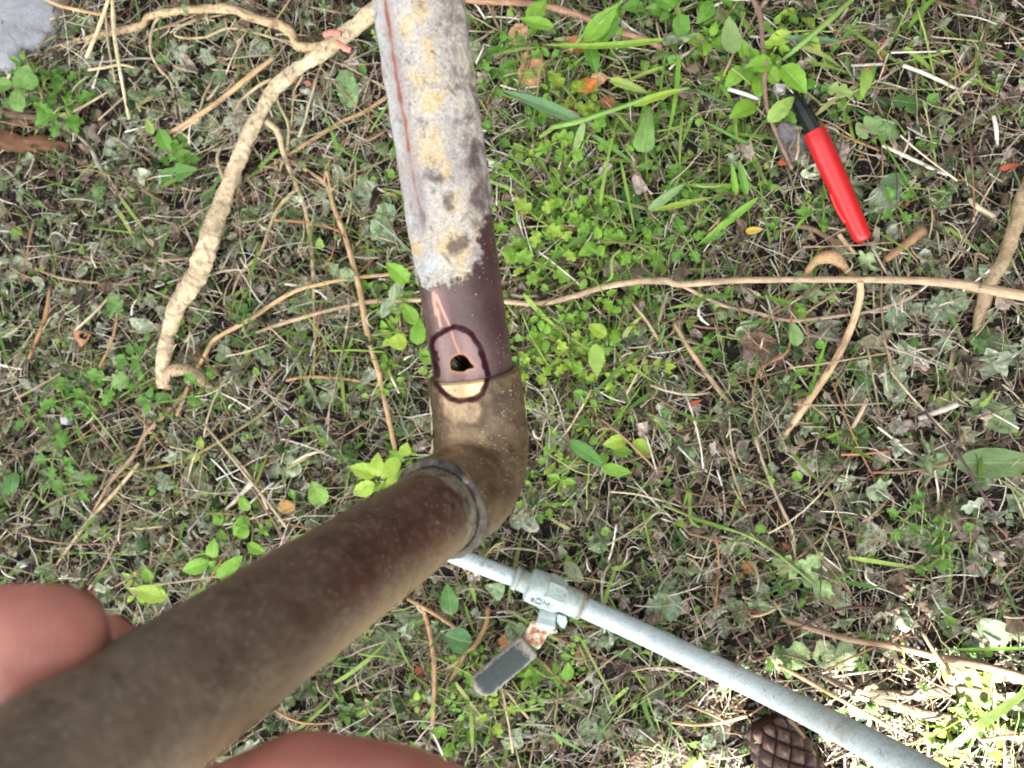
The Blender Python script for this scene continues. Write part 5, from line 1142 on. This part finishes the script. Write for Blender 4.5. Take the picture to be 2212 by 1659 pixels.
# ------------------------------------------------------------------ larger leaves, one thing each
leaf('grass_leaf', 'broad blue green grass leaf slanting right of the pipe near the top', 'grass leaf', (1256, 262), (1076, 190), 27, (.13, .26, .12), 'lance', .028, .03, fold=.3, curl=.12, rows=20)
leaf('grass_leaf', 'long bright green grass leaf with a cut end, above the broad blue green one', 'grass leaf', (1430, 95), (1168, 104), 15, (.24, .42, .05), 'blade', .026, .030, fold=.3, curl=-.3, rows=18)
leaf('grass_leaf', 'bright grass leaf with yellow tip in the upper middle right', 'grass leaf', (1368, 226), (1480, 190), 17, 'yel', 'blade', .026, .026, fold=.25, curl=.15)
leaf('grass_leaf', 'lime grass leaf with a white torn base right of the dead orange leaves', 'grass leaf', (1318, 172), (1400, 200), 20, (.32, .44, .10), 'blade', .028, .02, fold=.2)
leaf('grass_leaf', 'green grass leaf pointing down beside the big grass stem', 'grass leaf', (1262, 262), (1236, 345), 17, (.24, .38, .12), 'lance', .024, .012, fold=.3)
leaf('grass_leaf', 'pale green cut grass leaf slanting above the long vine right of the pipe', 'grass leaf', (1402, 454), (1480, 396), 20, (.25, .40, .17), 'blade', .026, .024, fold=.3)
leaf('grass_leaf', 'yellow green grass leaf below the pale cut one', 'grass leaf', (1412, 455), (1545, 425), 13, 'yel', 'lance', .02, .02, fold=.3)
leaf('grass_leaf', 'blue green narrow grass leaf left of the red marker base', 'grass leaf', (1570, 500), (1512, 530), 9, 'mid', 'lance', .02, .012, fold=.3)
leaf('grass_leaf', 'long green grass leaf left of the lower end of the red marker', 'grass leaf', (1640, 425), (1500, 535), 16, 'fresh', 'lance', .024, .012, fold=.3, curl=.1)
leaf('grass_leaf', 'cut upright grass leaf left of the middle of the marker', 'grass leaf', (1590, 420), (1580, 352), 14, 'fresh', 'blade', .02, .03, fold=.3)
leaf('grass_leaf', 'second cut upright grass leaf beside the first left of the marker', 'grass leaf', (1612, 420), (1595, 345), 18, 'mid', 'blade', .02, .032, fold=.3)
leaf('grass_leaf', 'horizontal yellow green grass leaf left of the marker near its middle', 'grass leaf', (1640, 405), (1444, 400), 12, 'fresh', 'lance', .018, .014, fold=.3)
leaf('grass_leaf', 'bluish grass leaf lying level above the marker cap', 'grass leaf', (1690, 82), (1840, 92), 17, (.16, .28, .14), 'lance', .02, .012, fold=.3)
leaf('grass_leaf', 'broad dull green grass blade crossing the litter left of the elbow', 'grass leaf', (690, 925), (752, 1000), 15, (.15, .25, .14), 'blade', .014, .010, fold=.2)
leaf('grass_leaf', 'thin long grass leaf left of the pipe below the long vine', 'grass leaf', (636, 770), (700, 900), 10, 'grey', 'lance', .012, .010, fold=.3)
leaf('grass_leaf', 'sunlit wide yellow green grass blade in the bottom right corner', 'grass leaf', (2060, 1606), (2290, 1440), 22, (.30, .42, .10), 'lance', .05, .06, fold=.2, curl=.03, rows=18)
leaf('grass_leaf', 'thin green grass blade reaching in from the right edge above the sunlit corner', 'grass leaf', (2240, 1400), (2020, 1404), 8, 'fresh', 'lance', .03, .026, fold=.2)
leaf('grass_leaf', 'narrow green grass blade crossing the mulch from the right side of the elbow', 'grass leaf', (1480, 1115), (1640, 1165), 7, 'fresh', 'lance', .02, .02, fold=.2)
# grass stems
for lab, pts, rs, c in [('thick green grass stem carrying the broad blue green leaf', [(1190, 275, .02), (1225, 268, .024), (1256, 260, .026), (1310, 242, .026), (1368, 222, .026), (1430, 200, .024), (1490, 190, .02)], [5, 6, 6, 5, 4.5, 4, 3], (.20, .36, .08)),
                        ('green stem slanting up to the leafy weed at the top right of the pipe', [(1232, 110, .022), (1260, 75, .026), (1300, 45, .03), (1340, 5, .03), (1350, -10, .03)], [3, 4, 3.5, 3, 3], (.22, .36, .09)),
                        ('thick grass stem leaving the top edge above the marker', [(1850, -10, .02), (1790, 45, .022), (1735, 92, .02), (1690, 130, .014)], [5, 6, 6, 4], (.22, .36, .09)),
                        ('green vine stem from the middle of the mulch toward the three lobed wilted leaf', [(1430, 1090, .016), (1500, 1118, .018), (1560, 1138, .020), (1617, 1158, .020), (1670, 1190, .020), (1728, 1236, .020), (1790, 1290, .014)], [3, 3.2, 3.2, 3.2, 3, 3, 2], (.26, .36, .11)),
                        ('thin yellow green stem above the elbow running left to the orange vine', [(712, 758, .016), (760, 756, .017), (830, 760, .018)], [2, 2.2, 2], (.28, .42, .08)),
                        ('curved thick green stem in the mulch right of the elbow', [(1478, 1090, .014), (1490, 1060, .016), (1492, 1120, .018), (1512, 1140, .014)], [4, 4.5, 4.5, 3], (.22, .36, .08)),
                        ('green stalk of the leafy clump right of the pipe', [(1290, 620, .014), (1320, 600, .018), (1322, 560, .02), (1340, 540, .022)], [3, 3, 2.6, 2.2], (.26, .40, .09)),
                        ('thin green stem over the white pipe just right of the elbow', [(1010, 1240, .03), (1040, 1210, .032), (1068, 1180, .032), (1090, 1170, .03)], [1.8, 2, 2, 1.6], (.34, .36, .10))]:
    stick('weed_shoot', lab, 'stem', pts, rs, c, n=6, m=M_FRESH)
E = [
 ('wild_leaf', 'upright serrated green leaf just right of the pipe near the top', (1096, 182), (1090, 128), 42, 'mid', 'ovate', dict(teeth=8)),
 ('wild_leaf', 'large light green leaf with visible midrib at the top right', (1582, 120), (1574, 36), 46, (.26, .38, .14), 'ovate', dict(h=.034, teeth=0)),
 ('wild_leaf', 'large green leaf slanting up from the stem at the top right', (1262, 92), (1335, 10), 48, 'fresh', 'ovate', dict(h=.03, teeth=9)),
 ('wild_leaf', 'second large green leaf below the slanting one at the top right', (1285, 95), (1342, 40), 34, 'mid', 'ovate', dict(h=.026)),
 ('wild_leaf', 'green leaf hanging below the reddish stick at the top right', (1270, 92), (1290, 160), 34, 'mid', 'ovate', dict(h=.024)),
 ('wild_leaf', 'green leaf near the top edge at the middle right', (1196, 60), (1120, 40), 30, 'fresh', 'ovate', dict(h=.024)),
 ('wild_leaf', 'broad green leaf at the top edge right of the reddish stick', (1140, 50), (1180, 0), 44, 'fresh', 'ovate', dict(h=.02, teeth=6)),
 ('wild_leaf', 'pointed green leaf under the cut grass leaf right of the pipe', (1388, 325), (1405, 222), 46, (.17, .32, .08), 'heart', dict(h=.022)),
 ('wild_leaf', 'large serrated leaf with yellow spots above the black marker barrel', (1790, 188), (1842, 206), 38, (.28, .38, .12), 'lobed', dict(h=.024, teeth=5)),
 ('wild_leaf', 'bright serrated leaf covering the left of the black marker barrel', (1660, 262), (1718, 206), 40, (.26, .40, .08), 'ovate', dict(h=.032, teeth=6)),
 ('wild_leaf', 'small dark leaf under the bright serrated one by the marker barrel', (1690, 240), (1722, 265), 26, 'mid', 'ovate', dict(h=.028, teeth=5)),
 ('wild_leaf', 'upright yellow green leaf right of the top of the marker', (1876, 145), (1862, 210), 30, (.22, .36, .06), 'ovate', dict(h=.024, teeth=4)),
 ('wild_leaf', 'broken three pointed green leaf right of the marker cap', (1850, 290), (1905, 255), 48, (.20, .31, .12), 'lobed', dict(h=.016)),
 ('wild_leaf', 'flat wilted green leaf in the dark mulch far right of the marker', (1895, 282), (1970, 292), 44, (.13, .24, .08), 'heart', dict(h=.014, teeth=6)),
 ('wild_leaf', 'ragged dark green leaf at the upper right of the mulch', (1930, 215), (2010, 230), 40, 'dark', 'lobed', dict(h=.014, teeth=6)),
 ('wild_leaf', 'grey green wilted leaf below the red marker', (1880, 455), (1950, 400), 70, (.16, .20, .13), 'ovate', dict(h=.012)),
 ('wild_leaf', 'dark folded leaf to the right of the marker tip', (1900, 400), (1975, 380), 36, (.09, .17, .07), 'lance', dict(h=.014)),
 ('wild_leaf', 'sage leaf under the knotted root', (1800, 520), (1830, 545), 42, 'sage', 'torn', dict(h=.010)),
 ('wild_leaf', 'bright yellow green diamond leaf right of the elbow', (1288, 742), (1289, 815), 40, (.27, .42, .08), 'ovate', dict(h=.03, teeth=8)),
 ('wild_leaf', 'lime leaf above the diamond leaf right of the pipe', (1310, 725), (1270, 700), 34, 'yel', 'ovate', dict(h=.026, teeth=4)),
 ('wild_leaf', 'long dark green leaf slanting below the elbow on the right', (1230, 952), (1312, 1010), 34, (.10, .26, .05), 'ovate', dict(h=.02)),
 ('wild_leaf', 'bright green leaf at the end of the dark slanting leaf', (1300, 1010), (1365, 1022), 30, 'fresh', 'ovate', dict(h=.024)),
 ('wild_leaf', 'small upright serrated leaf in the mulch below the thin vine', (1722, 748), (1712, 695), 34, (.20, .34, .12), 'ovate', dict(h=.024, teeth=7)),
 ('wild_leaf', 'dark green heart shaped leaf in the mulch', (1852, 765), (1880, 845), 66, (.055, .14, .035), 'heart', dict(h=.010)),
 ('wild_leaf', 'large oval grey green leaf near the right edge', (2062, 1000), (2260, 1000), 72, (.13, .21, .08), 'ovate', dict(h=.016, rows=20, fold=.12)),
 ('wild_leaf', 'pointed pale green wilted leaf left of the large oval leaf', (2045, 1010), (1962, 985), 58, (.20, .29, .15), 'heart', dict(h=.012)),
 ('wild_leaf', 'wilted leaf above the large oval leaf on the right', (2120, 880), (2200, 935), 66, (.15, .22, .10), 'ovate', dict(h=.012)),
 ('wild_leaf', 'mottled yellow green leaf under the white wood chip', (2020, 875), (2090, 855), 44, (.24, .30, .10), 'torn', dict(h=.010)),
 ('wild_leaf', 'torn sage leaf among the big leaves at the right', (1940, 870), (1925, 780), 60, 'sage', 'torn', dict(h=.008)),
 ('wild_leaf', 'torn sage leaf under the thin vine end at the right', (2000, 680), (2090, 640), 66, (.20, .27, .17), 'torn', dict(h=.008)),
 ('wild_leaf', 'grey green crumpled leaf right of the thin vine', (1950, 640), (1930, 720), 56, (.19, .26, .16), 'torn', dict(h=.008)),
 ('wild_leaf', 'large flat sage leaf on the right below the vine', (2140, 720), (2190, 790), 60, (.18, .26, .13), 'lobed', dict(h=.008)),
 ('wild_leaf', 'wilted three lobed leaf in the lower mulch, its left lobe', (1728, 1236), (1668, 1208), 52, (.22, .32, .12), 'lobed', dict(h=.018)),
 ('wild_leaf', 'wilted three lobed leaf in the lower mulch, its upper right lobe', (1728, 1228), (1780, 1196), 40, (.25, .35, .15), 'lobed', dict(h=.018)),
 ('wild_leaf', 'wilted leaf hanging from the green vine in the lower mulch', (1736, 1240), (1810, 1300), 44, (.23, .33, .14), 'lobed', dict(h=.018)),
 ('wild_leaf', 'crumpled pale leaf above the pine cone beside the pipe', (1740, 1395), (1680, 1440), 70, (.20, .28, .13), 'torn', dict(h=.012)),
 ('wild_leaf', 'round toothed wilted leaf in the mulch right of the pine cone', (1770, 1380), (1790, 1440), 62, (.26, .33, .17), 'notch', dict(h=.012, teeth=6)),
 ('wild_leaf', 'mottled round leaf right of the toothed leaf near the pipe', (1822, 1380), (1830, 1450), 60, (.25, .31, .17), 'notch', dict(h=.012, teeth=6)),
 ('wild_leaf', 'bright small leaf at the edge of the white pipe', (1665, 1450), (1662, 1425), 22, 'fresh', 'ovate', dict(h=.03)),
 ('wild_leaf', 'sunlit crumpled yellow green leaf in the bottom right corner', (2040, 1440), (2150, 1520), 70, (.19, .22, .07), 'torn', dict(h=.012)),
 ('wild_leaf', 'grey leaf under the thin grass blade at the lower right', (2110, 1340), (2180, 1390), 64, (.24, .32, .20), 'notch', dict(h=.012)),
 ('wild_leaf', 'broad dull green leaf left of the upright orange stem', (830, 1360), (845, 1440), 74, (.14, .20, .10), 'lobed', dict(h=.010)),
 ('wild_leaf', 'dark green broad leaf by the orange stick under the lower pipe arm', (1018, 1390), (958, 1372), 66, (.055, .155, .045), 'ovate', dict(h=.024, teeth=6)),
 ('wild_leaf', 'green serrated leaf below the white pipe near the elbow', (975, 1330), (965, 1260), 44, (.10, .24, .06), 'ovate', dict(h=.022, teeth=7)),
 ('wild_leaf', 'pale wilted leaf between the white pipe and the branching twig', (1088, 1280), (1045, 1265), 40, (.25, .35, .18), 'heart', dict(h=.02)),
 ('wild_leaf', 'crumpled sage leaf left of the rusty lever', (1095, 1350), (1140, 1390), 48, (.20, .28, .15), 'torn', dict(h=.012)),
 ('wild_leaf', 'upright green leaf right of the valve grip', (1225, 1470), (1228, 1430), 28, 'fresh', 'ovate', dict(h=.022)),
 ('wild_leaf', 'olive leaf lying at the bottom below the valve grip', (1010, 1560), (1060, 1530), 60, (.23, .25, .14), 'torn', dict(h=.008)),
 ('wild_leaf', 'crumpled sage leaf right of the valve in the shade of the pipe', (1250, 1570), (1310, 1590), 66, (.20, .27, .16), 'torn', dict(h=.008)),
 ('wild_leaf', 'wrinkled grey green leaf against the upper side of the white pipe', (1470, 1290), (1400, 1330), 70, (.20, .27, .17), 'torn', dict(h=.010)),
 ('wild_leaf', 'curled olive leaf above the valve body', (1220, 1215), (1262, 1258), 30, (.20, .22, .13), 'lance', dict(h=.016)),
 ('wild_leaf', 'large grey green leaf in the mulch left of the elongated green vine', (1280, 1190), (1305, 1150), 50, (.18, .27, .15), 'torn', dict(h=.010)),
 ('wild_leaf', 'bright green leaf touching the lower pipe arm from above', (700, 1090), (672, 1040), 50, (.22, .38, .07), 'ovate', dict(h=.03, teeth=6)),
 ('wild_leaf', 'lime green leaf beside the vine just above the lower pipe arm', (862, 990), (822, 1035), 38, 'yel', 'ovate', dict(h=.034, teeth=6)),
 ('wild_leaf', 'second lime green leaf right of the orange vine above the elbow', (872, 985), (880, 955), 30, 'yel', 'ovate', dict(h=.034, teeth=5)),
 ('wild_leaf', 'tall bright green leaf against the left side of the pipe', (900, 700), (870, 655), 34, 'fresh', 'ovate', dict(h=.03)),
 ('wild_leaf', 'broad bright green leaf left of the inked ring', (880, 738), (836, 740), 40, 'yel', 'ovate', dict(h=.03, teeth=5)),
 ('wild_leaf', 'bright leaf pair tip by the lower arm above the hand, left leaf', (350, 1290), (290, 1272), 42, 'yel', 'ovate', dict(h=.036)),
 ('wild_leaf', 'bright leaf pair tip by the lower arm above the hand, right leaf', (340, 1285), (362, 1290), 30, 'yel', 'ovate', dict(h=.036)),
 ('wild_leaf', 'green leaf above the lower arm between the seedlings', (470, 1250), (525, 1200), 36, 'fresh', 'ovate', dict(h=.03)),
 ('wild_leaf', 'pointed grey leaf left of the pipe top near the big root', (470, 185), (478, 130), 34, (.15, .25, .13), 'heart', dict(h=.012)),
 ('wild_leaf', 'dull leaf left of the pipe near the top', (760, 232), (742, 150), 46, (.16, .26, .11), 'torn', dict(h=.012)),
 ('wild_leaf', 'pale wilted sage leaf left of the pipe', (805, 445), (780, 380), 60, (.25, .33, .22), 'lobed', dict(h=.012)),
 ('wild_leaf', 'second wilted sage leaf below the first left of the pipe', (800, 500), (860, 520), 40, (.23, .32, .19), 'lobed', dict(h=.012)),
 ('wild_leaf', 'long wilted sage leaf left of the pipe middle', (840, 440), (818, 520), 56, (.21, .30, .17), 'torn', dict(h=.010)),
 ('wild_leaf', 'round toothed green leaf in the left edge plant, the upper leaf', (30, 190), (70, 150), 46, (.14, .28, .06), 'notch', dict(h=.03, teeth=5)),
 ('wild_leaf', 'round toothed green leaf in the left edge plant, the middle leaf', (46, 185), (82, 172), 40, (.15, .30, .07), 'notch', dict(h=.034, teeth=5)),
 ('wild_leaf', 'round toothed green leaf in the left edge plant, the lower leaf', (40, 190), (38, 240), 42, (.14, .28, .06), 'notch', dict(h=.03, teeth=5)),
 ('wild_leaf', 'round toothed green leaf in the left edge plant, at the very edge', (28, 182), (-6, 186), 38, (.14, .28, .06), 'notch', dict(h=.03, teeth=4)),
 ('wild_leaf', 'green leaf cluster leaf on the litter left of the big root, left one', (372, 385), (345, 370), 44, (.10, .24, .05), 'heart', dict(h=.022)),
 ('wild_leaf', 'green leaf cluster leaf on the litter left of the big root, right one', (380, 375), (428, 365), 40, (.09, .22, .045), 'heart', dict(h=.022)),
 ('wild_leaf', 'yellow green pointed leaf above the cluster left of the big root', (330, 290), (316, 255), 18, (.26, .36, .08), 'lance', dict(h=.018)),
 ('wild_leaf', 'green lobed leaf just left of the root tip', (275, 815), (240, 835), 44, (.16, .30, .08), 'lobed', dict(h=.022)),
 ('wild_leaf', 'green toothed leaf left of the lower root', (262, 665), (232, 640), 40, (.13, .26, .07), 'lobed', dict(h=.02)),
 ('wild_leaf', 'dark leaf on the left edge above the thumb', (30, 1020), (22, 1075), 40, (.08, .20, .05), 'ovate', dict(h=.02, teeth=6)),
 ('wild_leaf', 'yellow dead leaf left of the base of the red marker', (1610, 500), (1648, 496), 18, 'yellow', 'ovate', dict(h=.02)),
 ('dead_leaf', 'tan dead leaf with a speckled face near the top right of the pipe', (1150, 105), (1152, 190), 50, (.42, .25, .13), 'torn', dict(h=.013, curl=.0, fold=.06, wave=.08)),
 ('dead_leaf', 'tan folded dead leaf below the speckled one', (1135, 140), (1120, 190), 26, 'tan', 'ovate', dict(h=.014)),
 ('dead_leaf', 'crumpled tan dead leaf below the reddish stick near the pipe', (1105, 60), (1135, 90), 52, (.42, .25, .14), 'torn', dict(h=.014)),
 ('dead_leaf', 'orange brown dead leaf above the long bright grass leaf', (1215, 95), (1268, 105), 34, (.34, .13, .05), 'torn', dict(h=.014)),
 ('dead_leaf', 'bright orange piece of dead leaf above the big grass stem', (1260, 170), (1272, 200), 44, 'orange', 'torn', dict(h=.016)),
 ('dead_leaf', 'dark red brown dead leaf beside the base of the broad grass leaf', (1216, 210), (1246, 255), 34, (.24, .085, .04), 'ovate', dict(h=.014)),
 ('dead_leaf', 'tan dead leaf piece right of the bright orange one', (1275, 175), (1310, 165), 28, (.50, .30, .17), 'torn', dict(h=.016)),
 ('dead_leaf', 'rust coloured leaf scrap under the big grass stem', (1300, 215), (1330, 230), 26, (.30, .11, .05), 'torn', dict(h=.012)),
 ('dead_leaf', 'small triangular rust leaf left of the root tip', (178, 715), (175, 750), 40, (.44, .22, .12), 'heart', dict(h=.014)),
 ('dead_leaf', 'pale orange curled leaf scrap under the left plant', (190, 835), (200, 850), 30, (.48, .27, .15), 'torn', dict(h=.012)),
 ('dead_leaf', 'yellow brown dead leaf above the lower pipe arm', (600, 1090), (640, 1100), 34, (.44, .27, .10), 'ovate', dict(h=.014)),
 ('dead_leaf', 'orange leaf scrap behind the rusty lever', (1082, 1375), (1105, 1400), 34, (.42, .20, .10), 'torn', dict(h=.010)),
 ('dead_leaf', 'rusty red leaf scrap left of the upright orange stem', (900, 1440), (915, 1470), 24, (.28, .085, .04), 'ovate', dict(h=.012)),
 ('dead_leaf', 'orange brown leaf scrap in the lower mulch', (1600, 1215), (1635, 1235), 28, (.36, .17, .08), 'torn', dict(h=.010)),
 ('dead_leaf', 'brown papery leaf right of the valve handle', (1260, 1400), (1250, 1440), 30, (.33, .18, .11), 'lance', dict(h=.014)),
 ('dead_leaf', 'dark brown dead leaf at the right edge of the mulch', (2020, 1110), (2110, 1160), 60, (.16, .115, .095), 'torn', dict(h=.010)),
 ('dead_leaf', 'grey brown curled leaf at the right below the frayed root', (2150, 660), (2190, 640), 40, (.38, .30, .24), 'ovate', dict(h=.014)),
 ('dead_leaf', 'brown curled dead leaf in the hollow left of the diagonal stick', (1600, 740), (1680, 735), 46, (.16, .095, .07), 'ovate', dict(h=.012)),
]
for nm_, lab, b_, t_, w_, c_, k_i, kw in E:
    dry = nm_ == 'dead_leaf' or k_i in ('torn',) or 'wilted' in lab
    kw.setdefault('fold', random.uniform(.08, .3)); kw.setdefault('curl', random.uniform(-.2, .45)); kw.setdefault('wave', .05 if dry else .02)
    leaf(nm_, lab, 'dead leaf' if nm_ == 'dead_leaf' else 'leaf', b_, t_, w_, c_, k_i, m=M_DRY if dry else M_FRESH, **kw)

# ------------------------------------------------------------------ pine cone
pc = empty('pine_cone', G(1705, 1650, .01), 'brown closed pine cone with diamond scales at the bottom edge below the white pipe', 'pine cone')
ca, cb = G(1648, 1556, .016), G(1790, 1790, .020); cax = (cb - ca).normalized(); c1 = cax.cross(Vector((0, 0, 1))).normalized(); c2 = c1.cross(cax); cl_ = (cb - ca).length; cr0 = 64 * PX(1700, 1620)
prof = lambda t: cr0 * (math.sin(math.pi * min(1, .10 + t * .9)) ** .55) * (1 - .15 * t)
mcn, n, l, b = mat('cone_scale'); P = gpos(n)
c = ramp(n, l, nz(n, l, 140, 7, .7, P), [(.3, (.025, .011, .008)), (.5, (.065, .032, .025)), (.66, (.12, .068, .054)), (.78, (.16, .06, .02))])
c = mix(n, l, attr(n, 'edge'), c, (.035, .016, .012)); c = mix(n, l, mth(n, l, 'MULTIPLY', attr(n, 'umbo'), .7), c, (.24, .165, .135)); l.new(c, b.inputs['Base Color']); b.inputs['Roughness'].default_value = .7
l.new(bump(n, l, nz(n, l, 400, 5, .7, P), .0008), b.inputs['Normal'])
v_, f_, u_ = tubegeo([ca + cax * cl_ * t for t in np.linspace(0, 1, 20)], [prof(t) * .86 for t in np.linspace(0, 1, 20)], 24); make('cone_core', v_, f_, simple('cone_core', (.03, .015, .011), .9, .1), pc)
V_, Fc, ED, UM = [], [], [], []
rows = 10
for i in range(rows):
    t0 = .04 + .92 * i / rows; R0 = prof(t0); nk = 8
    for k in range(nk):
        a0 = 2 * math.pi * (k + .5 * (i % 2)) / nk; dt = .92 / rows * .98; da = math.pi / nk * .97
        b0 = len(V_); G_ = 6
        for gi in range(G_ + 1):
            for gj in range(G_ + 1):
                p_ = gi / G_ * 2 - 1; q_ = gj / G_ * 2 - 1; uu_, vv_ = (p_ + q_) / 2, (p_ - q_) / 2
                e_ = 1 - max(abs(p_), abs(q_)); tt = min(max(t0 + uu_ * dt, .005), .995)
                rr = prof(tt) * .90 + .0032 * min(1, e_ * 2.2) ** .6 + .0010 * e_ + (.0011 if e_ > .8 else 0) - .0008 * uu_
                a = a0 + vv_ * da
                V_.append(tuple(ca + cax * (cl_ * tt) + (c1 * math.cos(a) + c2 * math.sin(a)) * rr)); ED.append(max(0, 1 - e_ * 4.5)); UM.append(1.0 if e_ > .75 else 0)
        for gi in range(G_):
            for gj in range(G_):
                q = b0 + gi * (G_ + 1) + gj; Fc.append((q, q + 1, q + G_ + 2, q + G_ + 1))
make('cone_scales', V_, Fc, mcn, pc, True, dict(edge=ED, umbo=UM))

# ------------------------------------------------------------------ unseen leafy crown and trunk, added and shaped to shade the ground
shade_tree = empty('shade_tree', (-1.2, -3.6, 0), 'unseen leafy crown and trunk added outside the picture to throw the shade', 'shade_tree')
SH = [(-1.1, -1.0), (-.3, -.62), (.07, -.33), (.13, -.275), (.175, -.235), (.215, -.222), (.235, -.185), (.275, -.175), (.295, -.14), (.36, -.115), (.46, -.06), (.75, .07), (.9, .9), (-1.1, .9)]   # shaded ground
def inpoly(P, poly): return inside(P, poly)
NL = 9000; q = np.zeros((0, 2))
while len(q) < NL:
    c_ = np.stack([rng.uniform(-1.1, .9, NL), rng.uniform(-1.0, .9, NL)], 1); q = np.concatenate([q, c_[inpoly(c_, SH)]])
q = q[:NL]; tl_ = rng.uniform(2.3, 3.3, NL); sdv = np.array(sd)
PP = np.stack([q[:, 0], q[:, 1], np.full(NL, .02)], 1) + sdv[None] * tl_[:, None]
A = Acc(); sh, tr_, tu_ = radial_leaf(r_oval, 10, .2, .3, .03, 5, .36)
for i in range(NL):
    e_ = segdist(q[i][None], SH, True)[0]; s = .10 if e_ > .07 else .05
    M_ = Matrix.Rotation(rng.uniform(0, 6.3), 3, 'Z') @ Matrix.Rotation(rng.normal(-.7, .35), 3, 'X') @ Matrix.Rotation(rng.normal(0, .35), 3, 'Y')
    A.add((sh * s - np.array([0, s * .45, 0])) @ np.array(M_).T + PP[i], tr_.tolist(), (.06, .13, .03), tu_)
A.out('crown', M_FRESH, shade_tree)
tp = [Vector((-1.2, -3.6, -.3)), Vector((-1.15, -3.5, .8)), Vector((-.9, -3.0, 1.6)), Vector((-.6, -2.4, 2.1))]; tp = catmull(tp, 6)
v_, f_, u_ = tubegeo(tp, np.linspace(.14, .05, len(tp)), 14, .15, 4); A = Acc(); A.add(v_, f_, (.12, .09, .07), u_); A.out('trunk', M_BARK, shade_tree)
M_WALL = simple('shade_wall', (.05, .05, .055), .9, .2, .2, 6, .002)
def block(name, label, cat, x0, y0, x1, y1, z0, z1, m):
    bm = bmesh.new(); bmesh.ops.create_cube(bm, size=1, matrix=Matrix.Translation(((x0 + x1) / 2, (y0 + y1) / 2, (z0 + z1) / 2)) @ Matrix.Diagonal((x1 - x0, y1 - y0, z1 - z0, 1)))
    bmesh.ops.bevel(bm, geom=bm.edges[:], offset=.01, segments=2, affect='EDGES'); bm.verts.index_update()
    V = [tuple(v.co) for v in bm.verts]; Fc = [tuple(v.index for v in f.verts) for f in bm.faces]; bm.free(); return tag(make(name, V, Fc, m, smooth=False), label, cat)
block('top_shade_wall', 'unseen dark wall added beyond the top of the picture to cut sky light', 'wall', -2.5, .58, 2.5, .80, -.3, 3.4, M_WALL)  # unseen wall, added to hold back sky light from the top
block('right_shade_wall', 'unseen dark wall added beyond the right of the picture to shade that side', 'wall', .66, -.20, .80, .577, -.3, 1.7, M_WALL)  # added out of view to darken the right sides of things
print('seedlings', nplants, 'objects', len(bpy.data.objects))
